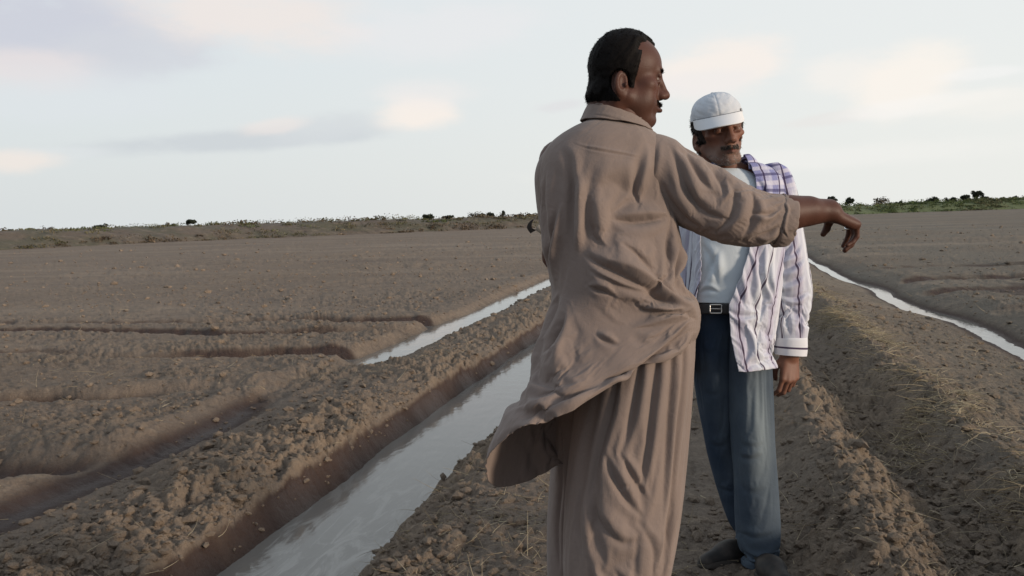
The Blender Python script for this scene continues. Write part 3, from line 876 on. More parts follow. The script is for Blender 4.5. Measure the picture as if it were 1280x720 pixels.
class Loft:
    """rows: Lx, Ly, Rx, Ry (photo pixels of the two silhouettes), depth at L, depth at R, half thickness, sag of the far side"""
    def __init__(s, rows, nv, nu, ex=2.3, gap=None):
        r = crs(rows, nv); s.nv, s.nu = nv, nu; s.wrap = gap is None
        if gap is None: t = np.linspace(0, 2 * math.pi, nu, endpoint=False)[None] + np.zeros((nv, 1))
        else:   # open front: gap gives s of the right and left edge on the camera side for every row
            g = np.asarray(gap, float); gi = np.stack([np.interp(np.linspace(0, 1, nv), g[:, 0], g[:, k]) for k in (1, 2)], 1)
            t0 = np.arccos(np.clip(np.sign(gi[:, 0]) * np.abs(gi[:, 0]) ** (ex / 2), -1, 1)); t1 = np.arccos(np.clip(np.sign(gi[:, 1]) * np.abs(gi[:, 1]) ** (ex / 2), -1, 1))
            t = t0[:, None] + (-(2 * math.pi - t1) - t0)[:, None] * np.linspace(0, 1, nu)[None]
        c, q = np.cos(t), np.sin(t)
        c = np.sign(c) * np.abs(c) ** (2 / ex); q = np.sign(q) * np.abs(q) ** (2 / ex)
        PL = W(r[:, 0], r[:, 1], r[:, 4]); PR = W(r[:, 2], r[:, 3], r[:, 5])
        mid = (PL + PR) / 2; ax = (PR - PL) / 2
        td = -fwd[None] + 0 * mid; an = ax / np.linalg.norm(ax, axis=1, keepdims=True)
        td = td - (td * an).sum(1, keepdims=True) * an; td /= np.linalg.norm(td, axis=1, keepdims=True)
        s.V = mid[:, None] + ax[:, None] * c[..., None] + td[:, None] * (r[:, 6:7] * q)[..., None]
        if r.shape[1] > 7: s.V = s.V - np.array([0, 0, 1.0]) * (r[:, 7:8] * np.clip(-q, 0, 1) ** .8)[..., None]
        if r.shape[1] > 8: s.V = s.V + np.array([0, 0, 1.0]) * (r[:, 8:9] * np.clip(q, 0, 1) ** .8)[..., None]
        s.q = q; s.c = c; s.mid = mid
        d1 = np.linalg.norm(np.diff(s.V, axis=1), axis=2); s.U = np.concatenate([np.zeros((nv, 1)), np.cumsum(d1, 1)], 1)
        s.U = s.U - s.U.mean(1, keepdims=True) if gap is None else s.U
        d0 = np.linalg.norm(np.diff(mid, axis=0), axis=1); s.Vv = np.concatenate([[0], np.cumsum(d0)])[:, None] + 0 * s.U
    def normals(s):
        V = s.V
        if s.wrap: du = np.roll(V, -1, 1) - np.roll(V, 1, 1)
        else: du = np.gradient(V, axis=1)
        dv = np.gradient(V, axis=0); n = np.cross(du, dv); n /= np.linalg.norm(n, axis=2, keepdims=True) + 1e-12
        out = ((V - s.mid[:, None]) * n).sum(2).mean(); s.flip = out < 0
        return n * (1 if out > 0 else -1)
    def disp(s, f):
        n = s.normals(); px, py, d = P(s.V.reshape(-1, 3)); px = px.reshape(s.q.shape); py = py.reshape(s.q.shape)
        s.V = s.V + n * f(px, py, s)[..., None]
    def build(s, name, mat, parent, thick=.0022, edge=True):
        n = s.normals(); F = gridfaces(s.nv, s.nu, s.wrap)
        if not s.flip: pass
        V = s.V.reshape(-1, 3)
        a, b_, c_ = V[F[:, 0]], V[F[:, 1]], V[F[:, 2]]
        if (np.cross(b_ - a, c_ - a) * n.reshape(-1, 3)[F[:, 0]]).sum(1).mean() < 0: F = F[:, ::-1]
        o = mk(name, V, F, mat, parent, uv=np.stack([s.U, s.Vv], -1).reshape(-1, 2))
        if thick:
            md = o.modifiers.new('thickness', 'SOLIDIFY'); md.thickness = thick; md.offset = -1
        return o


def crease(px, py, pts, w, sharp=.5):
    """fold running along a pixel polyline: a rounded ridge on its left hand side and a tight valley on the line; amplitude 1"""
    pts = np.asarray(pts, float)
    # resample smoothly
    if len(pts) > 2:
        q = np.concatenate([pts, np.zeros((len(pts), 2))], 1); pts = crs(q, 24)[:, :2]
    seg = np.diff(pts, axis=0); ls = np.linalg.norm(seg, axis=1); cum = np.concatenate([[0], np.cumsum(ls)])
    best = np.full(px.shape, 1e9); sg = np.zeros(px.shape); tt = np.zeros(px.shape)
    for i in range(len(seg)):
        dx, dy = px - pts[i, 0], py - pts[i, 1]
        t = np.clip((dx * seg[i, 0] + dy * seg[i, 1]) / (ls[i] ** 2 + 1e-9), 0, 1)
        ex, ey = dx - t * seg[i, 0], dy - t * seg[i, 1]; dd = np.hypot(ex, ey)
        cr = (seg[i, 0] * dy - seg[i, 1] * dx) / (ls[i] + 1e-9)
        k = dd < best; best = np.where(k, dd, best); sg = np.where(k, np.where(cr < 0, dd, -dd), sg); tt = np.where(k, (cum[i] + t * ls[i]) / cum[-1], tt)
    tp = sm(tt, 0, .42) * (1 - sm(tt, .58, 1.0)); d = sg / (w * (.55 + .45 * tp))
    f = np.exp(-((d - .9) / .8) ** 2) - .95 * np.exp(-((d + .05) / .42) ** 2) + .35 * np.exp(-((d + 1.1) / .8) ** 2)
    return f * tp ** .8 * (best < 4 * w)


def folds(lst, noise_amp=.004, seed=1, nsc=(9, 3), side=1, gathers=(), drape=None, dents=()):
    """creases plus loose wrinkles; gathers: (px, py, amplitude, r0, r1, count) folds that fan out from a point; drape: (count, amplitude, y0, y1) hanging folds"""
    def f(px, py, s):
        fr = sm(side * s.q, -.15, .25)
        o = np.zeros(px.shape)
        for (gx, gy, am, g0, g1, cnt) in gathers:
            an_ = np.arctan2(py - gy, px - gx + 1e-6); an_ = np.where(an_ < 0, an_ + 2 * math.pi, an_); rr_ = np.hypot(px - gx, py - gy)
            wv = vn(an_ * cnt + .012 * rr_, rr_ * .012, seed + 101) + .5 * vn(an_ * cnt * 2.3, rr_ * .02, seed + 103)
            wv = 1 - 2.2 * np.abs(wv) ** .8
            o = o + am * wv * sm(rr_, g0 * .3, g0) * (1 - sm(rr_, g0 * 1.5, g1)) * fr
        for (dx_, dy_, rx_, ry_, am) in dents: o = o + am * np.exp(-((px - dx_) / rx_) ** 2 - ((py - dy_) / ry_) ** 2) * fr
        if drape:
            cnt, am, y0, y1 = drape
            cc_ = s.c * cnt + 1.2 * fbm(s.c * 1.5, py * .006, seed + 111, 2)
            wv = vn(cc_, py * .006, seed + 113) + .5 * vn(cc_ * 2.1, py * .011, seed + 115)
            o = o + am * sm(s.c, -.75, .35) * (1 - 2.4 * np.abs(wv) ** .8) * sm(py, y0, y0 + .3 * (y1 - y0)) * (.35 + .65 * (1 - sm(py, y0 + .5 * (y1 - y0), y1)))
        for (pts, w, amp) in lst: o = o + amp * crease(px, py, pts, w) * fr
        u, v = s.U, s.Vv
        if s.wrap:      # noise on a ring so the cloth has no seam
            a = np.linspace(0, 2 * math.pi, s.nu, endpoint=False)[None] + 0 * v
            rr = np.ptp(s.U) / 6.283
            n = fbm(np.cos(a) * rr * nsc[0] + v * 1.3, np.sin(a) * rr * nsc[0] + v * nsc[1], seed, 4, .5)
        else: n = fbm(u * nsc[0], v * nsc[1] + u * 2, seed, 4, .5)
        o = o + noise_amp * (.75 * n - .55 * np.abs(n))
        return o
    return f


def strands(roots, normals, flow, length, width, name, mat, parent, lift=.35, jitter=.35):
    n = len(roots)
    d = flow - (flow * normals).sum(1, keepdims=True) * normals; d /= np.linalg.norm(d, axis=1, keepdims=True) + 1e-9
    d = d + normals * lift + jitter * rng.normal(size=(n, 3)); d /= np.linalg.norm(d, axis=1, keepdims=True)
    bend = -normals * lift * .8 + .15 * rng.normal(size=(n, 3))
    V, F = blades(roots - normals * .001, d, length, width, bend)
    return V, F


def vnormals(V, F):
    n = np.zeros_like(V); a, b_, c = V[F[:, 0]], V[F[:, 1]], V[F[:, 2]]
    fn = np.cross(b_ - a, c - a)
    for k in range(F.shape[1]): np.add.at(n, F[:, k], fn)
    return n / (np.linalg.norm(n, axis=1, keepdims=True) + 1e-12)


def hair_mat(name, a, c):
    mt, bb, bs = material(name)
    g = bb.n('ShaderNodeNewGeometry')
    bb.put(bs.inputs['Base Color'], bb.mix(g.outputs['Random Per Island'], a, c)); bs.inputs['Roughness'].default_value = .65
    bs.inputs['Specular IOR Level'].default_value = .08; return mt


def hair_shell(head, Rm, O, mask, thick, name, mat, parent, n_str, slen, flow, lift=.3, lump=.0025, wid=.0009, jitter=.3):
    "cap of hair grown off the head's own surface plus short strands that roughen it"
    V, F = head.mesh()
    nrm = vnormals(V, F)
    mk_ = mask(V)
    keepv = mk_ > 0
    t = thick * np.clip(mk_, 0, 1) ** .6 + lump * 1.0 * (fbm(V[:, 0] * 60 + V[:, 2] * 25, V[:, 1] * 60 - V[:, 2] * 35, 17, 3)) * np.clip(mk_ * 2, 0, 1)
    V2 = V + nrm * np.where(keepv, t, -.002)[:, None]
    fk = keepv[F].any(1)
    used = np.unique(F[fk]); remap = -np.ones(len(V), int); remap[used] = np.arange(len(used))
    shell = (V2[used], remap[F[fk]])
    idx = np.where(mk_ > .03)[0]; idx = rng.choice(idx, n_str)
    sv, sf = strands(V2[idx] - nrm[idx] * .001, nrm[idx], flow(V2[idx]), slen * rng.uniform(.5, 1.2, n_str), np.full(n_str, wid), None, None, None, lift, jitter)
    V, F = joinmesh([shell, (sv, sf)])
    return mk(name, V @ Rm.T + O, F, mat, parent)


def place_facing(face_dir, tilt_up=(0, 0, 1.0)): return frame(face_dir, tilt_up)


def drape(s, pin, frames=14, shrink=-.05, bend=.08, tension=18, soft=.02, grav=1.0, quality=4, pull=(0, 0, -9.81)):
    """let a loft settle as real cloth: pin = array (nv, nu) of 0..1 goal weights; the cloth is a little too big for its shape, so it buckles into folds"""
    nv, nu = s.nv, s.nu
    V0 = s.V.reshape(-1, 3)
    F = gridfaces(nv, nu, s.wrap)
    me = bpy.data.meshes.new('tmp_cloth'); me.from_pydata(V0.tolist(), [], F.tolist()); me.update()
    o = bpy.data.objects.new('tmp_cloth', me); col.objects.link(o)
    g = o.vertex_groups.new(name='pin')
    w = np.clip(np.maximum(pin.ravel(), soft), 0, 1); lv = np.round(w, 2)
    for u in np.unique(lv): g.add(np.where(lv == u)[0].tolist(), float(u), 'REPLACE')
    md = o.modifiers.new('cloth', 'CLOTH'); st = md.settings
    st.quality = quality; st.mass = .15; st.air_damping = 2.0
    st.tension_stiffness = tension; st.compression_stiffness = tension; st.shear_stiffness = tension * .35; st.bending_stiffness = bend
    st.tension_damping = 8; st.compression_damping = 8; st.shear_damping = 8; st.bending_damping = .6
    st.vertex_group_mass = 'pin'; st.pin_stiffness = 1.0
    st.shrink_min = shrink; st.shrink_max = shrink
    st.effector_weights.gravity = grav
    md.collision_settings.use_collision = False; md.collision_settings.use_self_collision = False
    md.point_cache.frame_start = 1; md.point_cache.frame_end = frames + 2
    g0 = scene.gravity.copy(); scene.gravity = Vector([float(c) for c in pull])
    for f in range(1, frames + 1): scene.frame_set(f)
    dg = bpy.context.evaluated_depsgraph_get(); ev = o.evaluated_get(dg); m2 = ev.to_mesh()
    co = np.empty(len(m2.vertices) * 3, np.float32); m2.vertices.foreach_get('co', co); ev.to_mesh_clear()
    scene.frame_set(1); scene.gravity = g0
    bpy.data.objects.remove(o, do_unlink=True); bpy.data.meshes.remove(me)
    s.V = co.reshape(nv, nu, 3).astype(float)


def refine(s):
    "double the resolution of a loft with a four-point stencil"
    def up(A, axis, wrap):
        A = np.moveaxis(A, axis, 0); n = len(A)
        if wrap: p, a, b_, q = np.roll(A, 1, 0), A, np.roll(A, -1, 0), np.roll(A, -2, 0)
        else:
            i = np.arange(n - 1); p, a, b_, q = A[np.maximum(i - 1, 0)], A[:-1], A[1:], A[np.minimum(i + 2, n - 1)]
        mid = (9 * (a + b_) - (p + q)) / 16
        out = np.empty((2 * n if wrap else 2 * n - 1,) + A.shape[1:]); out[0::2] = A; out[1::2] = mid
        return np.moveaxis(out, 0, axis)
    s.V = up(up(s.V, 0, False), 1, s.wrap)
    for k in ('q', 'c', 'Vv'): setattr(s, k, up(up(getattr(s, k), 0, False), 1, s.wrap))
    u = up(s.U, 0, False)
    if s.wrap:      # the angle coordinate jumps at the seam, so extend it there
        e = np.concatenate([u, (2 * u[:, -1:] - u[:, -2:-1])], 1); s.U = up(e, 1, False)[:, :-1]
    else: s.U = up(u, 1, False)
    s.mid = up(s.mid, 0, False); s.nv, s.nu = s.q.shape


def px_of(s):
    px, py, _ = P(s.V.reshape(-1, 3)); return px.reshape(s.q.shape), py.reshape(s.q.shape), np.arange(s.nv)[:, None] / (s.nv - 1) + 0 * s.q


def hold(px, py, x, y, rx, ry, w): return w * np.exp(-((px - x) / rx) ** 2 - ((py - y) / ry) ** 2)


def relax(s, w, it=6):
    "smooth the loft where w is high"
    for _ in range(it):
        V = s.V; A = np.concatenate([V[:1], V[:-1]], 0); B_ = np.concatenate([V[1:], V[-1:]], 0)
        if s.wrap: C_, D_ = np.roll(V, 1, 1), np.roll(V, -1, 1)
        else: C_ = np.concatenate([V[:, :1], V[:, :-1]], 1); D_ = np.concatenate([V[:, 1:], V[:, -1:]], 1)
        L_ = (A + B_ + C_ + D_) / 4 - V; L_[0] = 0; L_[-1] = 0
        s.V = V + L_ * w[..., None]
SKIN1 = (.090, .036, .023)
SKIN2 = (.200, .093, .061)
HZ = np.array([fwd[0], fwd[1], 0]) / np.hypot(fwd[0], fwd[1])     # level direction away from the camera
ZUP = np.array([0, 0, 1.0])


def flesh(parts, name, mat, parent):
    "parts: (V, F, colours) islands joined into one body mesh"
    V, F = joinmesh([(p[0], p[1]) for p in parts]); C = np.concatenate([p[2] for p in parts])
    return mk(name, V, F, mat, parent, attrs={'Col': C})


def limb_part(s, colr):
    V, F = s.mesh(); n = 1 + .10 * fbm(V[:, 0] * 45 + V[:, 2] * 20, V[:, 1] * 45 + V[:, 2] * 31, 5, 3)
    return V, F, np.array(colr)[None] * n[:, None]


def box(pts, pad):
    pts = np.array(pts); return pts.min(0) - pad, pts.max(0) + pad


def sandal(name, parent, heel, toe, mat, h=.03, w=.047, upper=True):
    heel = np.array(heel); toe = np.array(toe); d = toe - heel; ln = np.linalg.norm(d); d /= ln; sd_ = np.cross(d, ZUP); sd_ /= np.linalg.norm(sd_); up = np.cross(sd_, d)
    lo, hi = box([heel - d * .06, toe + d * .06], .09)
    s = SDF(lo, hi, .004)
    s.d = s.cap(heel + up * .03, heel + d * ln * .55 + up * .026, .036, .040)
    s.add(s.cap(heel + d * ln * .5 + up * .024, toe - d * .03 + up * .018, .042, .030), .03)
    if upper: s.add(s.cap(heel + up * .05 + d * .03, heel + up * .10 + d * .025, .040, .042), .03)
    # flat underside
    pl = -((s.p - heel) @ up.astype(np.float32)); s.d = smax(s.d, pl, .004)
    V, F = s.mesh(); return mk(name, V, F, mat, parent)


def man_in_brown():
    D = 2.17
    base = W(775, 884, D); base[2] = 0
    root = empty('person', base, 'heavyset man in windblown brown kurta seen from behind, right arm stretched out pointing', 'person')
    skin = skin_mat('dark_skin')
    # ---------------- body
    face = RT * math.cos(math.radians(5)) + HZ * math.sin(math.radians(5)) - ZUP * .09
    Rm = frame(face, ZUP + RT * .03) * .905; O = W(781, 104, D)
    head = sculpt_head(heavy=1.0, back=.009)
    hv, hf = head.mesh(); hc = skin_cols(hv, SKIN1, ((.055, .030, .022), .35))
    parts = [(hv @ Rm.T + O, hf, hc)]
    sh = W(832, 212, 2.15); elb = W(925, 268, 2.11); wr = W(1036, 263, 2.15)
    pre = W(985, 267, 2.12)
    hx = RT * .86 + fwd * .42 - UP * .30; hz_ = UP * .90 - fwd * .25 + RT * .22
    z = hz_; x_ = hx / np.linalg.norm(hx); z = z - x_ * (z @ x_); z /= np.linalg.norm(z); y_ = np.cross(z, x_)
    Hm = np.stack([x_, y_, z], 1)
    lo, hi = box([elb, wr, wr + x_ * .12, wr + x_ * .1 - UP * .12, wr - UP * .1], .05)
    a = hand_sdf(lo, hi, .0021, wr + x_ * .004, Hm, 1, [(.62, .60, .35), (.78, .70, .4), (.95, .75, .45), (1.05, .8, .5)], .06,
                 thumb=[(.018, .024, -.012), (.046, .036, -.026), (.052, .038, -.047), (.048, .036, -.064)], k=.88,
                 wrist=[(elb, pre, .040, .038), (pre, wr, .040, .0275), (pre + UP * .006, W(1010, 262, 2.13), .034, .031)])
    parts.append(limb_part(a, SKIN1))
    hidden = SDF(*box([W(700, 170, D), W(860, 170, D), W(730, 870, D), W(820, 890, D + .1)], .14), .011)
    s = hidden; chest = W(765, 250, D + .01); pelv = W(785, 450, D)
    s.d = s.ell(chest, (.125, .085, .17)); s.add(s.ell(W(772, 360, D + .01), (.12, .09, .15)), .06); s.add(s.ell(pelv, (.14, .10, .12)), .05)
    s.add(s.cap(W(775, 140, D), W(770, 190, D), .055, .07), .04); s.add(s.cap(W(700, 200, D + .02), W(832, 205, D), .05), .05)
    kn = [W(790, 650, D - .02), W(718, 650, D + .21)]; an = [W(772, 858, D), W(717, 848, D + .22)]
    for i, hp in enumerate((W(815, 470, D), W(748, 470, D + .17))):
        s.add(s.cap(hp, kn[i], .066, .046), .04); s.add(s.cap(kn[i], an[i], .045, .034), .02)
    s.add(s.cap(W(698, 205, D + .05), W(697, 320, D + .10), .042, .036), .03); s.add(s.cap(W(697, 320, D + .10), W(700, 300, D + .30), .036, .028), .02)
    parts.append(limb_part(s, SKIN1))
    # left hand closed on the tool handle in front of him
    lw = W(728, 308, D + .30); lx = -RT * .5 + HZ * .3 + UP * .1; lx /= np.linalg.norm(lx); lz = UP * .3 - HZ * .5 - RT * .5; lz -= lx * (lz @ lx); lz /= np.linalg.norm(lz)
    Lm = np.stack([lx, np.cross(lz, lx), lz], 1); lo, hi = box([lw, lw + lx * .12], .09)
    parts.append(limb_part(hand_sdf(lo, hi, .004, lw, Lm, -1, [(1.0, 1.4, .8)] * 4, 0, k=.9), SKIN1))
    flesh(parts, 'body', skin, root)
    # ---------------- hair
    def mask(V):
        x, y, z = V[:, 0], V[:, 1], V[:, 2]
        ax = np.abs(x)
        front = .040 - .9 * np.clip(ax - .030, 0, .03) + .03 * sm(.02 - ax, 0, .02)      # hairline on the crown, receding at the temples
        top = sm(front + .006 * vn(x * 150, z * 150, 4) - y, -.004, .012) * sm(z, .045, .062)
        side = sm(.018 - y + .15 * (z - .03), 0, .010) * sm(z, .0, .02) * (1 - sm(z, .06, .08))
        side = np.maximum(side, sm(.014 - y, 0, .010) * sm(y, -.012, -.004) * sm(z, -.022, -.006) * (1 - sm(z, .05, .07)) * (ax > .04))
        back = sm(-.022 - y, 0, .014) * sm(z, -.062, -.040) * (1 - sm(z, .05, .07)) * (1 - (ax > .05) * sm(-.030 - z, -.02, .02) * .85)
        ed = np.hypot((y + .025 + .2 * (z + .016)) / .0235, (z + .018) / .039)
        m_ = np.maximum(top, np.maximum(side, back))
        return np.where(ax > .055, m_ * sm(ed, .97, 1.12), m_)
    hm = hair_mat('black_hair', (.0025, .0022, .0025), (.010, .008, .007))
    flow = lambda V: np.stack([V[:, 0] * 1.5, -.6 - 2 * V[:, 1] * 0, -1.0 + 0 * V[:, 2]], 1) * np.stack([np.ones(len(V)), sm(V[:, 2], .03, .11) + .15, 1 - .8 * sm(V[:, 2], .07, .12)], 1)
    hair_shell(head, Rm, O, mask, .0105, 'hair', hm, root, 15000, .0095, flow, .12, .003, .0006, .22)
    # moustache and eyebrows
    nrm = vnormals(hv, hf)
    def patch(name, sel, n, ln, flowf, mat, lift=.25, jit=.25, wid=.0008):
        idx = rng.choice(np.where(sel)[0], n)
        V, F = strands(hv[idx], nrm[idx], flowf(hv[idx]), ln * rng.uniform(.6, 1.2, n), np.full(n, wid), None, None, None, lift, jit)
        return mk(name, V @ Rm.T + O, F, mat, root)
    x, y, z = hv.T
    patch('moustache', (np.abs(x) < .028) & (z > -.0505) & (z < -.0375) & (y > .082), 650, .009, lambda v: np.stack([np.sign(v[:, 0]) * 1.0, 0 * v[:, 1], -.8 + 0 * v[:, 2]], 1), hm)
    for sg_ in (-1, 1): patch('eyebrow', (x * sg_ > .014) & (np.abs(x) < .046) & (np.abs(z - .0345 + .10 * (np.abs(x) - .03)) < .0042) & (y > .07), 250, .008, lambda v: np.stack([np.sign(v[:, 0]), 0 * v[:, 1], .25 + 0 * v[:, 2]], 1), hm)
    # ---------------- kurta
    km = cloth_mat('brown_cotton', (.262, .203, .172), (.212, .166, .145))
    rows = [(739, 150, 807, 158, D, D, .052), (714, 160, 820, 167, D, D, .078), (692, 175, 834, 182, D, D, .098), (677, 195, 842, 204, D, D, .112),
            (673, 222, 846, 235, D, D, .124), (676, 255, 848, 272, D, D, .132), (684, 300, 855, 310, D, D, .138), (697, 343, 863, 345, D, D, .145),
            (699, 368, 869, 376, D, D, .150), (692, 390, 873, 394, D, D, .155), (681, 420, 872, 406, D - .01, D, .16), (660, 460, 871, 416, D - .02, D, .17),
            (641, 497, 868, 426, D - .03, D, .175), (622, 536, 864, 436, D - .04, D, .18), (609, 568, 860, 446, D - .05, D, .18), (607, 582, 857, 452, D - .05, D, .175)]
    sag = [0, 0, 0, 0, 0, 0, 0, 0, .0, .0, .015, .035, .06, .09, .12, .135]; lift = [0, 0, 0, 0, 0, 0, 0, 0, 0, .005, .015, .03, .045, .062, .078, .085]
    rows = [r_ + (a_, b2) for r_, a_, b2 in zip(rows, sag, lift)]
    k = Loft(rows, 170, 230, 2.25)
    big = [
        ([(712, 195), (717, 230), (718, 265), (721, 300), (735, 314)], 9, .012), ([(684, 215), (683, 250), (690, 290), (699, 330)], 8, .007),
        ([(701, 250), (697, 290), (694, 320), (702, 352)], 5, .010), ([(724, 304), (744, 317), (787, 337), (817, 352), (848, 380), (870, 398)], 10, .019),
        ([(730, 322), (775, 345), (825, 362), (866, 392)], 7, .008), ([(800, 372), (822, 381), (851, 389), (871, 402)], 6, .010),
        ([(740, 350), (760, 353), (778, 360)], 5, .007), ([(750, 403), (763, 413), (780, 419)], 5, .007),
        ([(720, 376), (714, 398), (702, 419), (682, 433)], 7, .011), ([(708, 352), (706, 372), (700, 395), (686, 415)], 8, .009),
        ([(844, 425), (826, 436), (805, 450), (780, 455), (755, 458)], 8, .014), ([(871, 410), (850, 420), (828, 432), (805, 442)], 6, .008),
        ([(752, 460), (736, 470), (713, 485), (690, 503), (660, 520), (634, 536)], 9, .017), ([(700, 512), (680, 524), (655, 540), (632, 556)], 7, .010),
        ([(762, 268), (790, 272), (815, 271), (846, 268)], 9, .012), ([(738, 225), (734, 250), (742, 285), (760, 310)], 14, .010),
        ([(775, 300), (800, 315), (830, 345), (856, 372)], 10, .008), ([(856, 290), (852, 320), (850, 345)], 5, .010), ([(842, 275), (838, 300), (845, 330)], 6, .008),
        ([(700, 180), (712, 200), (716, 225)], 7, .006), ([(808, 178), (800, 205), (798, 235), (806, 255)], 8, .010),
        ([(660, 470), (690, 455), (725, 440), (760, 432)], 14, .008), ([(640, 505), (670, 485), (700, 470)], 12, .006), ([(868, 398), (830, 402), (790, 398)], 8, .006),
        ([(742, 235), (770, 228), (800, 240)], 16, .006),
    ]
    yoke = [([(712, 177), (730, 184), (760, 190), (790, 195), (808, 199)], 2.6, .0030)]
    k.disp(folds([(a_, b2 * 1.2, c_ * 1.3) for a_, b2, c_ in big], .002, 3, (3.6, 1.5), dents=[(802, 243, 36, 30, -.024), (748, 222, 26, 60, .010), (846, 388, 24, 20, .012), (765, 335, 44, 26, .010), (690, 240, 10, 50, .006), (720, 440, 40, 26, .010)]))
    k.disp(folds([], .005, 19, (5, 2.0), -1))
    px, py, i_ = px_of(k)
    pin = np.maximum(np.interp(py, [150, 200, 260, 330, 420, 600], [.30, .24, .15, .085, .06, .06]), 1 - sm(i_, 0, .03))
    pin = np.maximum(pin, hold(px, py, 876, 400, 14, 26, .95)); pin = np.maximum(pin, hold(px, py, 606, 578, 90, 90, .30)); pin = np.maximum(pin, .12 * sm(i_, .90, 1.0))
    drape(k, pin, 14, -.04, 1.1, pull=-RT * 1.2 - ZUP * 2.0)
    px, py, i_ = px_of(k); relax(k, np.clip(.75 * (1 - sm(py, 185, 240)) + .6 * (1 - sm(px, 640, 690)) * sm(py, 430, 480) + .03, 0, .8), 7)
    refine(k); k.disp(folds(yoke, .0008, 9, (26, 9)))
    kur = k.build('kurta', km, root)
    # right sleeve out along the pointing arm
    sl = Loft([(803, 168, 786, 226, D, D - .01, .075), (824, 170, 802, 244, D, D - .02, .078), (846, 178, 824, 260, D - .01, D - .03, .076), (872, 193, 851, 278, D - .02, D - .04, .072),
               (898, 210, 878, 291, D - .03, D - .05, .070), (924, 224, 905, 301, D - .04, D - .06, .067), (950, 236, 934, 305, D - .04, D - .06, .062), (972, 243, 960, 305, D - .04, D - .05, .058), (985, 246, 977, 302, D - .03, D - .05, .054)], 120, 130, 2.1)
    scr = [([(822, 172), (818, 192), (812, 215), (802, 240)], 7, .009), ([(836, 178), (848, 205), (862, 235), (876, 262)], 9, .011), ([(858, 186), (868, 205), (880, 222), (893, 236)], 8, .010),
           ([(880, 200), (896, 214), (906, 232), (905, 250)], 8, .009), ([(905, 216), (920, 240), (915, 270), (895, 288)], 9, .010), ([(938, 232), (944, 250), (940, 275), (928, 298)], 8, .010),
           ([(975, 262), (958, 266), (940, 264)], 5, .010), ([(974, 283), (960, 290), (944, 292)], 5, .011), ([(826, 225), (838, 246), (858, 268), (884, 284)], 8, .009), ([(845, 215), (862, 240), (885, 262), (915, 272)], 10, .008)]
    sl.disp(folds([(a_, b2 * 1.15, c_ * .8) for a_, b2, c_ in scr], .002, 5, (8, 3.5)))
    px, py, i_ = px_of(sl); drape(sl, np.maximum(.11, np.maximum(.9 * (1 - sm(i_, .03, .30)), sm(i_, .90, .98))), 12, -.035, .9, pull=-ZUP * 1.5 - RT * .5); relax(sl, .7 * (1 - sm(i_, .1, .4)) + .12, 5); refine(sl); sl.build('sleeve', km, kur)
    cf = Loft([(974, 244, 967, 306, D - .03, D - .05, .058), (976, 242, 970, 309, D - .03, D - .05, .061), (984, 244, 979, 309, D - .03, D - .05, .061), (991, 247, 987, 306, D - .03, D - .05, .059), (991, 250, 988, 302, D - .03, D - .05, .055), (984, 250, 980, 302, D - .03, D - .05, .053)], 60, 160, 2.1)
    cf.disp(folds([([(984, 262), (978, 285), (986, 300)], 3, .004), ([(976, 250), (982, 262), (979, 275)], 3, .004)], .006, 8, (30, 18))); cf.build('cuff', km, kur, .003)
    # left sleeve, arm bent to the front
    ls_ = Loft([(690, 180, 722, 184, D + .02, D + .02, .07), (676, 198, 714, 200, D + .03, D + .02, .072), (669, 218, 712, 220, D + .03, D + .02, .072), (670, 245, 711, 248, D + .04, D + .03, .07),
                (674, 275, 712, 278, D + .05, D + .04, .066), (680, 308, 712, 312, D + .06, D + .06, .064), (686, 335, 712, 338, D + .08, D + .07, .062), (692, 352, 712, 352, D + .12, D + .10, .06),
                (697, 356, 714, 350, D + .18, D + .16, .055), (699, 342, 718, 330, D + .24, D + .22, .05), (700, 330, 722, 316, D + .27, D + .25, .045)], 200, 200, 2.1)
    ls_.disp(folds([([(676, 240), (684, 262), (690, 285)], 5, .007), ([(682, 296), (690, 318), (700, 334)], 5, .009), ([(678, 290), (690, 292), (704, 286)], 4, .006)], .006, 25, (14, 5))); ls_.build('sleeve', km, kur)
    # collar: stand and fall
    co = Loft([(739, 132, 803, 155, D + .0, D, .054), (736, 130, 806, 153, D, D, .058), (732, 135, 810, 156, D, D, .064), (727, 146, 814, 161, D, D, .070), (725, 150, 816, 164, D, D, .073)], 60, 240, 2.05)
    co.disp(folds([([(736, 142), (760, 146), (800, 158)], 3, .0012)], .0025, 31, (20, 10))); co.build('collar', km, kur, .003)
    # ---------------- trousers: two baggy legs and a seat in one mesh
    fr = [([(838, 380), (840, 450), (837, 540), (832, 660)], 8, .017), ([(852, 370), (854, 450), (848, 540), (842, 640)], 6, .013), ([(825, 380), (820, 470), (811, 560), (802, 640)], 9, .017),
          ([(806, 400), (797, 480), (786, 540), (770, 590)], 9, .015), ([(776, 430), (768, 500), (752, 560), (732, 640)], 9, .012), ([(756, 555), (770, 590), (790, 622), (812, 645)], 9, .010), ([(776, 560), (794, 592), (814, 620)], 7, .009),
          ([(738, 600), (750, 640), (780, 668), (815, 668)], 12, .010), ([(730, 590), (726, 640), (736, 690)], 10, .008), ([(800, 640), (822, 680), (818, 730)], 10, .007), ([(742, 690), (750, 730), (748, 780)], 9, .008),
          ([(846, 600), (838, 660), (828, 720)], 8, .008), ([(770, 700), (790, 720), (812, 716)], 9, .006)]
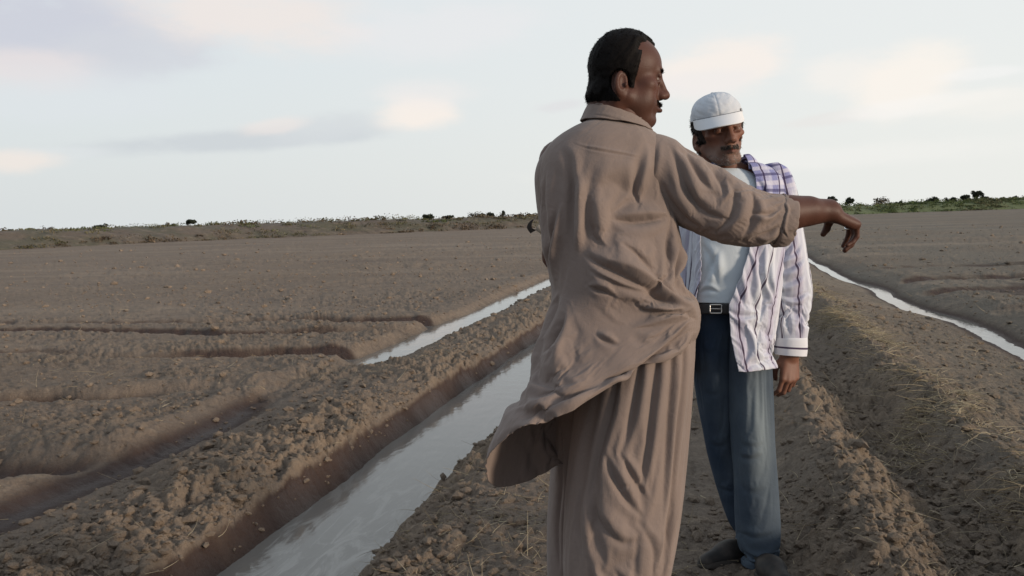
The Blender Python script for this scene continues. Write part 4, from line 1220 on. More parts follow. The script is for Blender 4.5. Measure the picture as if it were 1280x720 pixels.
    f1 = Loft([(722, 430, 868, 420, D, D, .135), (724, 462, 866, 455, D, D, .140), (722, 500, 863, 500, D, D, .145), (718, 540, 859, 540, D - .01, D, .145), (714, 580, 855, 580, D - .02, D, .14), (711, 620, 850, 620, D - .02, D, .135),
               (709, 660, 844, 660, D - .02, D, .13), (711, 700, 839, 700, D - .02, D, .122), (717, 750, 830, 750, D, D, .108), (727, 800, 818, 800, D, D, .09), (736, 845, 806, 845, D, D, .075), (740, 868, 801, 868, D, D, .068)], 150, 170, 2.2)
    f1.disp(folds([(a_, b2, c_ * (.5 if i < 5 else 1.15)) for i, (a_, b2, c_) in enumerate(fr)], .002, 41, (4, 1.3), drape=(2.2, .003, 440, 800)))
    px, py, i_ = px_of(f1); drape(f1, np.maximum(.045, np.maximum(1 - sm(i_, .03, .1), .5 * sm(i_, .95, 1))), 12, -.035, 1.0, pull=-ZUP * 2.5 - RT * .6); relax(f1, .12 + 0 * i_, 4); refine(f1)
    f2 = Loft([(700, 440, 800, 440, D + .07, D + .07, .12), (694, 480, 796, 480, D + .15, D + .14, .11), (692, 530, 786, 530, D + .19, D + .18, .105), (688, 590, 774, 590, D + .21, D + .21, .10), (684, 650, 762, 650, D + .22, D + .22, .095),
               (684, 710, 752, 710, D + .22, D + .22, .09), (688, 770, 748, 770, D + .22, D + .22, .08), (694, 820, 744, 820, D + .22, D + .22, .07), (697, 850, 742, 850, D + .22, D + .22, .065)], 260, 260, 2.2)
    f2.disp(folds([([(700, 530), (703, 600), (698, 660), (700, 720)], 6, .010), ([(712, 560), (716, 620), (708, 690)], 6, .009)], .006, 47, (5, 1.6), drape=(2.6, .007, 470, 900)))
    ms = []
    for f in (f1, f2):
        n = f.normals(); F = gridfaces(f.nv, f.nu, True); V = f.V.reshape(-1, 3)
        if (np.cross(V[F[:, 1]] - V[F[:, 0]], V[F[:, 2]] - V[F[:, 0]]) * n.reshape(-1, 3)[F[:, 0]]).sum(1).mean() < 0: F = F[:, ::-1]
        ms.append((V, F, np.stack([f.U, f.Vv], -1).reshape(-1, 2)))
    V, F = joinmesh([m_[:2] for m_ in ms]); o = mk('trousers', V, F, km, root, uv=np.concatenate([m_[2] for m_ in ms]))
    md = o.modifiers.new('thickness', 'SOLIDIFY'); md.thickness = .0022; md.offset = -1
    leather, bb, bs = material('brown_leather'); bs.inputs['Base Color'].default_value = (.06, .035, .022, 1); bs.inputs['Roughness'].default_value = .6
    g_ = bb.n('ShaderNodeNewGeometry'); bb.put(bs.inputs['Base Color'], bb.mix(bb.noise(g_.outputs['Position'], 40, 4), (.045, .028, .02), (.10, .065, .042)))
    for a_, dx in ((an[0], .10), (an[1], .04)):
        h0 = np.array([a_[0], a_[1], 0]); h0[2] = float(height(np.array([h0[0]]), np.array([h0[1]]))[0]) - .002
        sandal('sandal', root, h0 - HZ * .03, h0 + HZ * .20 + RT * dx, leather)
    # ring on a finger of the pointing hand
    metal, bb, bs = material('silver'); bs.inputs['Base Color'].default_value = (.75, .74, .72, 1); bs.inputs['Metallic'].default_value = 1; bs.inputs['Roughness'].default_value = .25
    c0 = wr + x_ * .004 + Hm @ (np.array((.090, .028, .0)) * .88); dr = Hm @ np.array([math.cos(.62), 0, -math.sin(.62)])
    cc = c0 + dr * .024; e1 = Hm[:, 1]; e2 = np.cross(dr, e1)
    t = np.linspace(0, 2 * math.pi, 28)
    V, F, T = tube([cc + (e1 * math.cos(q) + e2 * math.sin(q)) * .0098 for q in t], .0016, 8)
    mk('finger_ring', V, [F, T], metal, root)
    # ---------------- curved hand tool in his left hand
    iron, bb, bs = material('dark_iron'); bs.inputs['Base Color'].default_value = (.02, .018, .018, 1); bs.inputs['Roughness'].default_value = .55; bs.inputs['Metallic'].default_value = .6
    g_ = bb.n('ShaderNodeNewGeometry'); bb.put(bs.inputs['Roughness'], bb.math('ADD', .4, bb.math('MULTIPLY', bb.noise(g_.outputs['Position'], 60, 4), .3)))
    wood, bb, bs = material('pale_wood'); bs.inputs['Roughness'].default_value = .8
    g_ = bb.n('ShaderNodeNewGeometry'); bb.put(bs.inputs['Base Color'], bb.mix(bb.noise(bb.mapping(g_.outputs['Position'], scale=(8, 8, 60)), 6, 4), (.30, .24, .18), (.42, .36, .29)))
    tl = D + .33
    tool = empty('sickle', W(690, 300, tl), 'small dark curved blade beside the left elbow of the man in brown', 'hand tool')
    V, F, T = tube([W(671, 284, tl), W(678, 288, tl), W(686, 296, tl), W(696, 306, tl)], [.009, .011, .011, .012], 10); mk('handle', V, [F, T], wood, tool)
    pa = np.array([(667.5, 276), (664, 280), (662, 284.5), (663, 289.5)]); pb = np.array([(666, 273.5), (660.5, 279), (658, 285), (661.5, 293)])
    pa2 = np.concatenate([pa, [(669.5, 285)]]); n_ = 24
    bl = []
    ia = crs(np.concatenate([np.array([(667.2, 274.5), (664.8, 280), (665.2, 285), (670.5, 287.5)]), np.zeros((4, 2))], 1), n_)[:, :2]
    ib = crs(np.concatenate([np.array([(666.2, 273.6), (660.5, 279), (658.8, 285), (663, 291.8)]), np.zeros((4, 2))], 1), n_)[:, :2]
    Vb = []
    for q in range(n_):
        for (pp, dd) in ((ia[q], tl - .003), (ib[q], tl - .0012), (ib[q], tl + .0012), (ia[q], tl + .003)): Vb.append(W(pp[0], pp[1], dd))
    ff = gridfaces(n_, 4, True); mk('blade', Vb, [ff, np.array([(0, 1, 2, 3), (4 * n_ - 1, 4 * n_ - 2, 4 * n_ - 3, 4 * n_ - 4)])], iron, tool, smooth=False)


def shirt_mat(name, sleeve=False):
    mt, bb, bs = material(name)
    uv = bb.n('ShaderNodeUVMap', uv_map='UVMap').outputs[0]
    s = bb.n('ShaderNodeSeparateXYZ'); bb.put(s.inputs[0], uv); u, v = s.outputs[0], s.outputs[1]
    wob = bb.math('MULTIPLY', bb.math('SUBTRACT', bb.noise(uv, 7, 2), .5), .006)
    u = bb.math('ADD', u, wob)
    def line(coord, period, off, half):
        f = bb.math('FRACT', bb.math('ADD', bb.math('DIVIDE', coord, period), off)); d = bb.math('ABSOLUTE', bb.math('SUBTRACT', f, .5))
        return bb.ramp(d, half / period, half / period * .55)
    PER = .062
    base = bb.mix(bb.noise(uv, 12, 3), (.60, .625, .69), (.70, .715, .76))
    lav = line(u, PER * 2, .25, .024); c = bb.mix(bb.math('MULTIPLY', lav, .48), base, (.36, .31, .46))
    soft = line(u, PER, .5, .012); c = bb.mix(bb.math('MULTIPLY', soft, .30), c, (.34, .33, .46))
    dk = line(u, PER, .0, .0042); c = bb.mix(bb.math('MULTIPLY', dk, .92), c, (.050, .026, .060))
    thin = line(u, PER, .12, .0012); c = bb.mix(bb.math('MULTIPLY', thin, .5), c, (.12, .10, .2))
    # bluer plaid across the shoulders
    yk = bb.ramp(v, .20, .11) if not sleeve else bb.ramp(v, .13, .06)
    cross = line(v, .052, .3, .006); wh = line(v, .052, .75, .009)
    pl = bb.mix(bb.math('MULTIPLY', line(u, PER, .3, .017), .8), bb.mix(.5, c, (.34, .34, .56)), (.20, .21, .42))
    pl = bb.mix(bb.math('MULTIPLY', wh, .6), pl, (.66, .64, .70)); pl = bb.mix(bb.math('MULTIPLY', cross, .75), pl, (.055, .05, .14)); pl = bb.mix(bb.math('MULTIPLY', dk, .9), pl, (.05, .035, .09))
    c = bb.mix(yk, c, pl)
    bb.put(bs.inputs['Base Color'], c); bs.inputs['Roughness'].default_value = .85; bs.inputs['Specular IOR Level'].default_value = .2
    n = bb.noise(uv, 30, 4, .55, .5); f = bb.noise(uv, 500, 2)
    p = bump(bb, bs, n, .35, .006); bump(bb, bs, f, .2, .001, p); return mt


def man_in_cap():
    D = 3.05
    base = np.array([.10, 3.06, 0.0])
    root = empty('person', base, 'thin man in white cap, open striped shirt and blue jeans, facing the camera', 'person')
    skin = skin_mat('brown_skin')
    face = -HZ * math.cos(math.radians(7)) + RT * math.sin(math.radians(7)) - ZUP * .02
    Rm = frame(face, ZUP - RT * .10) * .965; O = W(899.5, 168.5, D - .02)
    head = sculpt_head(.0026, thin=1.0)
    hv, hf = head.mesh(); hc = skin_cols(hv, SKIN2, ((.20, .15, .125), .42))
    parts = [(hv @ Rm.T + O, hf, hc)]
    # left hand (picture right), hanging
    wr = W(988, 443, D + .02); hx = -UP * .97 - fwd * .12 - RT * .08; x_ = hx / np.linalg.norm(hx); z = -fwd * .93 + RT * .30; z = z - x_ * (z @ x_); z /= np.linalg.norm(z)
    Hm = np.stack([x_, np.cross(z, x_), z], 1)
    lo, hi = box([wr + UP * .10, wr - UP * .16, wr - fwd * .07, wr + fwd * .07], .05)
    a = hand_sdf(lo, hi, .0026, wr, Hm, -1, [(.35, .75, .45), (.45, .85, .5), (.55, .9, .5), (.65, .9, .55)], .05,
                 thumb=[(.018, .024, -.012), (.045, .036, -.030), (.070, .030, -.046), (.088, .020, -.054)], k=.97, wrist=[(wr + UP * .10, wr, .032, .025)])
    parts.append(limb_part(a, SKIN2))
    s = SDF(*box([W(845, 230, D), W(1000, 230, D), W(880, 690, D + .15), W(960, 715, D)], .12), .011)
    s.d = s.ell(W(918, 270, D + .02), (.15, .085, .17)); s.add(s.ell(W(917, 340, D + .02), (.125, .085, .13)), .05); s.add(s.ell(W(917, 396, D + .03), (.11, .065, .08)), .05)
    s.add(s.cap(W(906, 205, D), W(912, 240, D + .02), .05, .06), .04); s.add(s.cap(W(872, 232, D + .02), W(972, 225, D + .02), .042), .04)
    kn = [W(944, 555, D - .01), W(904, 555, D + .10)]; an = [W(952, 694, D - .02), W(934, 672, D + .13)]
    for i, hp in enumerate((W(940, 420, D + .01), W(894, 420, D + .04))):
        s.add(s.cap(hp, kn[i], .060, .036), .03); s.add(s.cap(kn[i], an[i], .035, .030), .02)
    s.add(s.cap(W(974, 228, D + .02), W(984, 335, D + .03), .036, .032), .02); s.add(s.cap(W(984, 335, D + .03), wr, .031, .025), .02)
    s.add(s.cap(W(868, 236, D + .02), W(850, 335, D + .05), .036, .032), .02); rw = W(846, 430, D + .05); s.add(s.cap(W(850, 335, D + .05), rw, .031, .025), .02)
    parts.append(limb_part(s, SKIN2))
    Hr = np.stack([x_, np.cross(z, x_), z], 1); lo, hi = box([rw + UP * .02, rw - UP * .16], .07)
    parts.append(limb_part(hand_sdf(lo, hi, .004, rw, Hr, 1, [(.4, .7, .4)] * 4, .05, k=.86), SKIN2))
    flesh(parts, 'body', skin, root)
    nrm = vnormals(hv, hf); x, y, z_ = hv.T
    dark = hair_mat('dark_hair', (.012, .010, .009), (.05, .042, .038)); grey = hair_mat('grey_hair', (.10, .085, .075), (.42, .39, .36))
    def patch(name, sel, n, ln, flowf, mat, lift=.25, jit=.25, wid=.0009):
        idx = rng.choice(np.where(sel)[0], n)
        V, F = strands(hv[idx], nrm[idx], flowf(hv[idx]), ln * rng.uniform(.6, 1.2, n), np.full(n, wid), None, None, None, lift, jit)
        return mk(name, V @ Rm.T + O, F, mat, root)
    down = lambda v: np.stack([np.sign(v[:, 0]) * .5, 0 * v[:, 1], -1 + 0 * v[:, 2]], 1)
    patch('moustache', (np.abs(x) < .030) & (z_ > -.0515) & (z_ < -.0385) & (y > .080), 700, .010, down, hair_mat('moustache_hair', (.02, .016, .014), (.16, .14, .125)))
    for sg_ in (-1, 1): patch('eyebrow', (x * sg_ > .014) & (np.abs(x) < .046) & (np.abs(z_ - .0345 + .10 * (np.abs(x) - .03)) < .0042) & (y > .07), 225, .009, lambda v: np.stack([np.sign(v[:, 0]), 0 * v[:, 1], .25 + 0 * v[:, 2]], 1), dark)
    jaw = ((np.abs(x) < .030) & (z_ < -.068) & (z_ > -.118) & (y > .045)) | ((z_ < -.062 - .10 * np.clip(y, 0, .08) + .06 * 0) & (z_ > -.108) & (y > .012) & (np.abs(x) > .03) & (z_ < -.045 - .45 * y + .012))
    patch('beard', jaw, 1500, .0065, down, grey, .3, .35)
    mask = lambda V: sm(-.005 - V[:, 1], 0, .01) * sm(V[:, 2], -.06, -.04) * (1 - sm(V[:, 2], .06, .09)) * (1 - ((np.abs(V[:, 0]) > .055) & (np.hypot((V[:, 1] + .025) / .024, (V[:, 2] + .018) / .039) < 1.03)))
    mask2 = lambda V: np.maximum(mask(V), sm(.016 - V[:, 1], 0, .008) * sm(V[:, 1], -.010, -.004) * sm(V[:, 2], -.026, -.012) * (np.abs(V[:, 0]) > .045) * (1 - sm(V[:, 2], .06, .08)))
    flow = lambda V: np.stack([V[:, 0] * 3, -.5 + 0 * V[:, 1], -.8 + 0 * V[:, 2]], 1)
    hair_shell(head, Rm, O, mask2, .012, 'hair', dark, root, 6500, .016, flow, .35, .004, .0008, .35)
    # ---------------- cap
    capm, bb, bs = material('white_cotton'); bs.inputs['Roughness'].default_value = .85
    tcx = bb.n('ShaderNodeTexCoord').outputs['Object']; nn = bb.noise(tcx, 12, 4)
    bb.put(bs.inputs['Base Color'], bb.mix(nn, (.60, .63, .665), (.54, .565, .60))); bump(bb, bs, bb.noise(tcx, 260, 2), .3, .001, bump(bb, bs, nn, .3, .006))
    brimm, bb, bs = material('white_peak_lit'); bs.inputs['Roughness'].default_value = .8; tcb = bb.n('ShaderNodeTexCoord').outputs['Object']; bb.put(bs.inputs['Base Color'], bb.mix(bb.noise(tcb, 14, 4), (.74, .745, .75), (.68, .69, .70)))  # peak painted lighter than the crown, as if it caught more sky
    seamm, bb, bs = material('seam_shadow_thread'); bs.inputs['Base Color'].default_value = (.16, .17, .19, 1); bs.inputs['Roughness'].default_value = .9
    cm = frame(-HZ * .985 - RT * .13 - ZUP * .10, ZUP - RT * .16 + HZ * .02); co = O + cm @ np.array((0, 0, 0))
    def dome(th, ph, g=0.0):
        r = np.array((.0880 + g, .1080 + g, .0800 + g)); k_ = np.cos(ph) ** .86
        x = r[0] * np.sin(th) * k_; y = r[1] * np.cos(th) * k_; zz = r[2] * np.sin(ph) ** 1.0
        return np.stack([x, y - .006, zz + .066], -1)
    th = np.linspace(0, 2 * math.pi, 181)[:-1]; ph = np.linspace(-.04, math.pi / 2 - .01, 60)
    PH, TH = np.meshgrid(ph, th, indexing='ij')
    seam = np.min([np.abs((TH - q * math.pi / 3 + math.pi) % (2 * math.pi) - math.pi) for q in range(6)], 0) * np.cos(PH)
    g = -.0018 * np.exp(-(seam / .035) ** 2) + .003 * fbm(np.sin(TH) * 3, np.cos(TH) * 3 + PH * 4, 77, 3)
    V = dome(TH, PH, g).reshape(-1, 3)
    cm = cm * .965
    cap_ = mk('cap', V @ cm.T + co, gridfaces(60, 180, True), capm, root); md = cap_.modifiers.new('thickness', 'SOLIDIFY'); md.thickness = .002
    a = np.linspace(-1.22, 1.22, 70); q = np.linspace(0, 1, 22); A_, Q = np.meshgrid(a, q, indexing='ij')
    e = dome(A_, np.full_like(A_, -.02), .001)
    ext = .049 * np.cos(A_ / 1.22 * math.pi / 2) ** .62
    dirf = np.stack([np.sin(A_) * .25, np.cos(A_) * .3 + .75, 0 * A_], -1); dirf /= np.linalg.norm(dirf, axis=-1, keepdims=True)
    Vb = e + dirf * (ext * Q)[..., None]; Vb[..., 2] -= (ext * Q) * .72 + 3.0 * Vb[..., 0] ** 2 * Q * .9 - .002
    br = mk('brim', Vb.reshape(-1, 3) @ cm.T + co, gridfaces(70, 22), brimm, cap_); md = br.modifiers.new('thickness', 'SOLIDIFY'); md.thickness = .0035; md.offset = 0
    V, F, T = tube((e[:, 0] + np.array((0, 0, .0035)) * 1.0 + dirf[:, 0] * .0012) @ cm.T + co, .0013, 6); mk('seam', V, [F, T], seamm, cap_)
    # button, and the small dark mark at the side of the crown
    V, F = ico(2); mk('button', (V * np.array((.008, .008, .004)) + np.array((0, -.006, .147))) @ cm.T + co, F, capm, cap_)
    ink, bb, bs = material('dark_print'); bs.inputs['Base Color'].default_value = (.03, .028, .03, 1); bs.inputs['Roughness'].default_value = .7
    tc_ = np.linspace(-1.1, 1.1, 12); ct = -1.16
    mkp = []
    arc = [dome(np.array(ct - .0 + .10 * math.cos(u)), np.array(.055 + .085 * math.sin(u)), .0012) for u in np.linspace(-1.35, 1.0, 10)]
    mkp.append(tube(np.array(arc), [.0012] + [.0024] * 8 + [.0014], 6))
    for off in (-.12,): mkp.append(tube(np.array([dome(np.array(ct + off), np.array(.02), .001), dome(np.array(ct + off + .02), np.array(.07), .001), dome(np.array(ct + off - .01), np.array(.12), .001)]), .0016, 6))
    V, F = joinmesh(mkp); 
    mk('emblem', V @ cm.T + co, F, ink, cap_)
    # ---------------- vest, shirt
    tee, bb, bs = material('pale_vest'); bs.inputs['Roughness'].default_value = .9
    uv = bb.n('ShaderNodeUVMap', uv_map='UVMap').outputs[0]; n = bb.noise(uv, 20, 4, .55, .5)
    bb.put(bs.inputs['Base Color'], bb.mix(bb.noise(uv, 5, 3), (.56, .63, .68), (.64, .69, .72))); bump(bb, bs, n, .35, .006)
    ts = Loft([(886, 213, 929, 213, D, D, .058), (876, 224, 950, 221, D, D, .075), (866, 242, 972, 238, D, D, .092), (864, 275, 972, 272, D, D, .100), (866, 320, 968, 318, D, D, .100), (867, 355, 966, 352, D, D, .100), (867, 378, 966, 380, D, D, .099)], 140, 220, 2.2)
    ts.disp(folds([([(880, 230), (896, 243), (915, 232)], 6, .004), ([(874, 300), (890, 325), (898, 360)], 8, .006), ([(900, 310), (886, 340), (872, 362)], 8, .006), ([(872, 368), (885, 362), (900, 366)], 5, .006)], .006, 61, (14, 5))); ts.build('undershirt', tee, root)
    sm1 = shirt_mat('striped_cotton'); sm2 = shirt_mat('striped_sleeve', True)
    gap = [(0, .55, -.62), (.10, .30, -.72), (.25, .22, -.80), (.45, .12, -.80), (.58, -.05, -.80), (.70, -.20, -.84), (.85, -.12, -.86), (1.0, .05, -.88)]
    shl = Loft([(884, 206, 938, 203, D, D, .062), (872, 219, 960, 208, D, D, .080), (862, 236, 977, 222, D, D, .097), (858, 262, 982, 255, D, D, .110), (857, 300, 980, 295, D, D, .116), (858, 340, 976, 338, D, D, .118), (853, 380, 972, 380, D, D, .119), (850, 420, 970, 420, D, D, .122), (848, 462, 970, 457, D, D, .126)], 130, 190, 2.2, gap)
    sc_ = [([(914, 318), (922, 350), (930, 385)], 7, .010), ([(958, 300), (950, 330), (956, 365), (950, 400)], 8, .011), ([(935, 312), (942, 345), (934, 380)], 8, .008), ([(905, 385), (925, 392), (950, 388)], 8, .006), ([(930, 400), (936, 430), (930, 458)], 8, .007), ([(955, 405), (950, 435), (956, 458)], 7, .007),
           ([(945, 222), (955, 240), (952, 262)], 6, .006), ([(966, 320), (960, 345), (966, 370)], 5, .010)]
    shl.disp(folds(sc_, .004, 67, (9, 2.6)))
    px, py, i_ = px_of(shl); drape(shl, np.maximum(np.maximum(.07, .2 * sm(i_, .9, 1)), np.maximum(.9 * (1 - sm(i_, .05, .35)), .22 * np.maximum(1 - sm(np.linspace(0, 1, shl.nu)[None] + 0 * i_, 0, .05), sm(np.linspace(0, 1, shl.nu)[None] + 0 * i_, .95, 1)))), 12, -.03, .6, pull=-ZUP * 3.0); refine(shl); shirt = shl.build('shirt', sm1, root, .0018)
    lsv = Loft([(949, 208, 972, 204, D + .01, D + .01, .05), (951, 222, 985, 212, D + .01, D + .01, .058), (955, 248, 995, 238, D + .01, D + .02, .060), (960, 285, 1002, 278, D + .01, D + .02, .058), (964, 318, 1008, 312, D + .01, D + .02, .057), (967, 350, 1013, 346, D + .01, D + .02, .056), (968, 382, 1013, 380, D + .01, D + .02, .054), (969, 408, 1010, 408, D + .01, D + .02, .050), (970, 424, 1008, 424, D + .01, D + .02, .047)], 110, 110, 2.1)
    lf = [([(992, 300), (980, 318), (966, 326)], 6, .010), ([(1008, 318), (990, 330), (970, 338)], 6, .012), ([(1008, 338), (988, 348), (970, 352)], 6, .011), ([(1004, 300), (990, 316), (974, 322)], 5, .008), ([(1010, 360), (994, 368), (976, 366)], 6, .007), ([(976, 232), (984, 255), (986, 280)], 7, .007), ([(990, 385), (985, 402), (988, 420)], 6, .007), ([(1003, 390), (1000, 408), (1002, 422)], 5, .006), ([(976, 392), (975, 408), (978, 422)], 5, .006)]
    lsv.disp(folds(lf, .003, 71, (10, 4)))
    px, py, i_ = px_of(lsv); drape(lsv, np.maximum(.10, np.maximum(.9 * (1 - sm(i_, .04, .3)), sm(i_, .90, .99))), 12, -.03, .7, pull=-ZUP * 2.5); relax(lsv, .15 + 0 * i_, 4); refine(lsv); lsv.build('sleeve', sm2, shirt, .0018)
    cf = Loft([(970, 421, 1008, 421, D + .01, D + .02, .047), (969, 424, 1008, 424, D + .01, D + .02, .050), (969, 434, 1008, 436, D + .01, D + .02, .050), (970, 443, 1007, 445, D + .01, D + .02, .049)], 50, 120, 2.1)
    cfm, bb, bs = material('striped_cuff'); bs.inputs['Roughness'].default_value = .85
    uv = bb.n('ShaderNodeUVMap', uv_map='UVMap').outputs[0]; s_ = bb.n('ShaderNodeSeparateXYZ'); bb.put(s_.inputs[0], uv)
    dd = bb.math('ABSOLUTE', bb.math('SUBTRACT', s_.outputs[1], .037)); bb.put(bs.inputs['Base Color'], bb.mix(bb.ramp(dd, .0042, .0024), (.69, .70, .74), (.05, .03, .07)))
    cf.disp(folds([], .003, 73, (20, 10))); cf.build('cuff', cfm, shirt, .0025)
    rsv = Loft([(858, 214, 884, 220, D + .01, D + .01, .05), (852, 226, 888, 232, D + .01, D + .01, .056), (845, 252, 884, 256, D + .02, D + .01, .056), (840, 290, 876, 294, D + .03, D + .02, .054), (836, 330, 868, 333, D + .05, D + .04, .052), (833, 380, 864, 382, D + .05, D + .04, .05), (832, 424, 862, 424, D + .05, D + .05, .046)], 140, 160, 2.1)
    rsv.disp(folds([], .007, 75, (13, 5))); rsv.build('sleeve', sm2, shirt, .0018)
    # collar leaves
    cl = Loft([(884, 209, 934, 197, D, D, .054), (883, 206, 936, 193, D, D, .057), (878, 212, 944, 199, D, D, .067), (872, 222, 953, 212, D, D, .078)], 50, 220, 2.1, [(0, .62, -.66), (.4, .55, -.60), (1, .42, -.52)])
    cl.disp(folds([], .003, 77, (20, 10))); cl.build('collar', sm2, shirt, .0025)
    # ---------------- belt, jeans
    lt, bb, bs = material('black_leather'); bs.inputs['Base Color'].default_value = (.016, .014, .014, 1); bs.inputs['Roughness'].default_value = .45
    g_ = bb.n('ShaderNodeNewGeometry'); bb.put(bs.inputs['Roughness'], bb.math('ADD', .35, bb.math('MULTIPLY', bb.noise(g_.outputs['Position'], 70, 3), .3)))
    bl = Loft([(866, 379, 967, 379, D, D, .100), (865.5, 380, 967.5, 380, D, D, .1025), (865.5, 391, 967.5, 391, D, D, .1025), (866, 392, 967, 392, D, D, .100)], 14, 160, 2.25)
    belt = bl.build('belt', lt, root, .003)
    steel, bb, bs = material('dull_steel'); bs.inputs['Base Color'].default_value = (.52, .50, .47, 1); bs.inputs['Metallic'].default_value = 1; bs.inputs['Roughness'].default_value = .35
    dB = D - .098
    fr_ = [(887.5, 381), (902, 381), (902, 391.5), (887.5, 391.5)]
    pts = []
    for i in range(4):
        p, q2 = np.array(fr_[i]), np.array(fr_[(i + 1) % 4])
        for t in (.08, .35, .65, .92): pts.append(p + (q2 - p) * t)
    pts.append(pts[0]); bp = [W(p[0], p[1], dB) for p in pts]
    V1 = tube(bp, .0024, 8); V2 = tube([W(887.5, 386, dB), W(895, 386, dB - .003), W(902, 386.3, dB)], .0016, 6)
    V, F = joinmesh([V1[:2], V2[:2]]); mk('buckle', V, F, steel, belt)
    jm, bb, bs = material('denim')
    uv = bb.n('ShaderNodeUVMap', uv_map='UVMap').outputs[0]; fade = attr(bb, 'fade')
    n = bb.noise(uv, 10, 4); tw = bb.noise(bb.mapping(uv, scale=(1, .18, 1), rot=(0, 0, .6)), 700, 2)
    c = bb.mix(fade, (.012, .026, .052), (.225, .268, .288)); c = bb.mix(bb.math('MULTIPLY', n, .35), c, bb.mix(.5, c, (.02, .03, .05))); c = bb.mix(bb.math('MULTIPLY', tw, .16), c, bb.mix(.5, c, (.16, .20, .24)))
    bb.put(bs.inputs['Base Color'], c); bs.inputs['Roughness'].default_value = .85; bs.inputs['Specular IOR Level'].default_value = .2
    bump(bb, bs, tw, .25, .001, bump(bb, bs, bb.noise(uv, 26, 4, .55, .5), .4, .007))
    l1 = Loft([(896, 386, 964, 386, D + .02, D, .094), (900, 415, 962, 412, D + .01, D, .090), (906, 455, 964, 452, D, D, .086), (910, 490, 965, 490, D, D, .088), (914, 525, 965, 525, D - .01, D, .080), (917, 560, 967, 560, D - .01, D, .074), (919, 595, 971, 595, D, D, .072), (921, 630, 974, 630, D, D, .070), (924, 665, 975, 665, D, D, .068), (927, 690, 976, 690, D, D, .068), (927, 706, 977, 707, D, D, .070)], 130, 100, 2.15)
    l1.disp(folds([(a_, b2 * 1.2, c_ * .5) for a_, b2, c_ in [([(915, 555), (935, 566), (962, 560)], 6, .009), ([(918, 545), (940, 552), (965, 545)], 6, .007), ([(920, 590), (938, 606), (968, 600)], 8, .007), ([(912, 480), (930, 470), (955, 478)], 9, .006), ([(910, 420), (930, 432), (955, 428)], 7, .007), ([(922, 655), (945, 662), (972, 655)], 6, .007), ([(926, 680), (948, 690), (974, 682)], 5, .010), ([(926, 695), (950, 702), (975, 697)], 4, .009)]], .004, 81, (7, 2.2)))
    px, py, i_ = px_of(l1); drape(l1, np.maximum(.09, np.maximum(1 - sm(i_, .02, .2), .6 * sm(i_, .96, 1))), 12, -.04, .8, pull=-ZUP * 4.0); relax(l1, .15 + 0 * i_, 4); refine(l1)
    l2 = Loft([(866, 386, 934, 386, D + .02, D + .04, .096), (867, 415, 926, 415, D + .03, D + .05, .098), (868, 450, 917, 450, D + .04, D + .06, .092), (873, 490, 916, 490, D + .06, D + .07, .084), (880, 525, 917, 525, D + .08, D + .08, .076), (887, 560, 920, 560, D + .10, D + .10, .072), (897, 595, 925, 593, D + .11, D + .11, .068), (908, 630, 934, 627, D + .12, D + .12, .066), (917, 660, 944, 656, D + .13, D + .13, .064), (921, 682, 949, 679, D + .13, D + .13, .064)], 120, 100, 2.15)
    l2.disp(folds([(a_, b2 * 1.2, c_ * .5) for a_, b2, c_ in [([(872, 480), (890, 490), (910, 484)], 7, .007), ([(884, 545), (900, 552), (916, 545)], 6, .007), ([(900, 600), (912, 606), (926, 600)], 5, .008), ([(872, 430), (885, 440), (905, 432)], 7, .007)]], .004, 83, (7, 2.2)))
    px, py, i_ = px_of(l2); drape(l2, np.maximum(.09, np.maximum(1 - sm(i_, .02, .2), .6 * sm(i_, .96, 1))), 12, -.04, .8, pull=-ZUP * 4.0); relax(l2, .15 + 0 * i_, 4); refine(l2)
    ms = []
    for f, leg_light in ((l1, 1.0), (l2, .20)):  # light painted in: front leg pale as lit, rear leg dark as shaded
        n_ = f.normals(); F = gridfaces(f.nv, f.nu, True); V = f.V.reshape(-1, 3)
        if (np.cross(V[F[:, 1]] - V[F[:, 0]], V[F[:, 2]] - V[F[:, 0]]) * n_.reshape(-1, 3)[F[:, 0]]).sum(1).mean() < 0: F = F[:, ::-1]
        px, py, d = P(V); q = f.q.ravel(); cc = f.c.ravel()
        w_ = np.exp(-((py - 530) / 75) ** 2) * np.clip(q, 0, 1) * np.exp(-((cc - .05) / .55) ** 2)      # worn thigh and knee
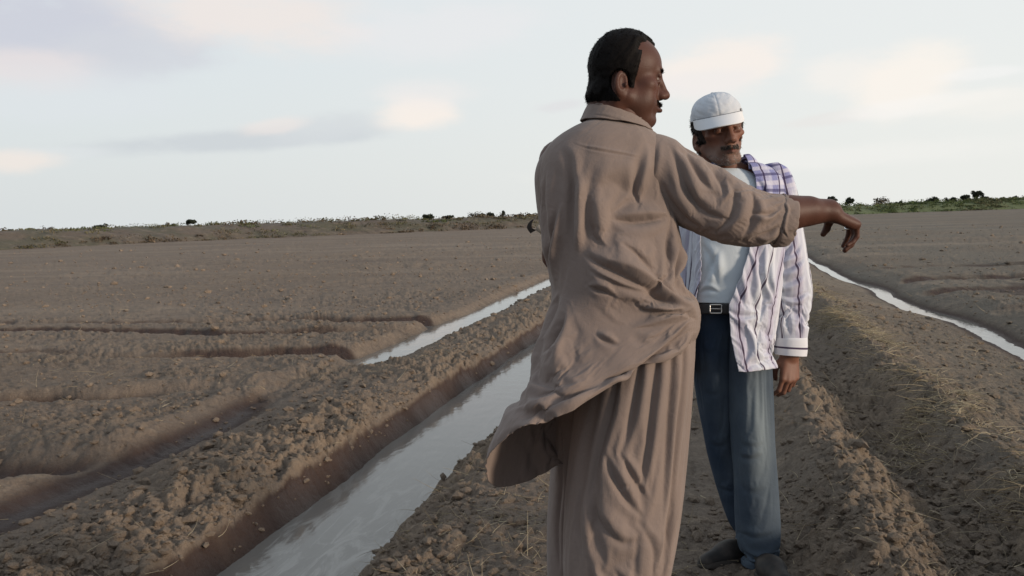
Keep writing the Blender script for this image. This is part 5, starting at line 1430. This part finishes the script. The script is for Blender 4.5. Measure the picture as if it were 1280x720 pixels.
        fd = .22 + .70 * w_ * leg_light + .35 * np.exp(-((np.abs(cc) - .97) / .03) ** 2) * (cc > 0) - (.14 if leg_light < 1 else 0) + .12 * fbm(V[:, 0] * 9, V[:, 2] * 9, 7, 3)
        ms.append((V, F, np.stack([f.U, f.Vv], -1).reshape(-1, 2), np.clip(fd, 0, 1)))
    V, F = joinmesh([m_[:2] for m_ in ms]); o = mk('jeans', V, F, jm, root, uv=np.concatenate([m_[2] for m_ in ms]), attrs={'fade': np.concatenate([m_[3] for m_ in ms])})
    md = o.modifiers.new('thickness', 'SOLIDIFY'); md.thickness = .0022; md.offset = -1
    shoe_m, bb, bs = material('dusty_leather'); bs.inputs['Roughness'].default_value = .7; g_ = bb.n('ShaderNodeNewGeometry'); bb.put(bs.inputs['Base Color'], bb.mix(bb.ramp(bb.noise(g_.outputs['Position'], 18, 5), .4, .7), (.012, .010, .009), (.045, .034, .026)))
    sole_m, bb, bs = material('rubber_sole'); bs.inputs['Roughness'].default_value = .85; g_ = bb.n('ShaderNodeNewGeometry'); bb.put(bs.inputs['Base Color'], bb.mix(bb.noise(g_.outputs['Position'], 30, 4), (.02, .017, .015), (.06, .048, .038)))
    def gz(p): return float(height(np.array([p[0]]), np.array([p[1]]))[0]) - .004
    for a_, dv in ((an[0], -HZ * .20 + RT * .02), (an[1], -RT * .20 - HZ * .12)):
        h0 = np.array([a_[0], a_[1], 0]); dd = dv / np.linalg.norm(dv); h0 = h0 - dd * .05; h0[2] = gz(h0); t0 = h0 + dd * .275; t0[2] = gz(t0)
        sh_ = sandal('shoe', root, h0, t0, shoe_m)
        lo, hi = box([h0, t0], .07); s = SDF(lo, hi, .004); up = np.cross(np.cross(dd, ZUP), dd); up /= np.linalg.norm(up); s.d = s.cap(h0 + dd * -.004, h0 + dd * .15, .043, .050); s.add(s.cap(h0 + dd * .13, t0 - dd * .035, .049, .040), .02)
        zz = (s.p - h0) @ up.astype(np.float32); s.d = smax(s.d, np.abs(zz - .008) - .011, .003); V, F = s.mesh(); mk('sole', V, F, sole_m, sh_)


man_in_brown(); man_in_cap()
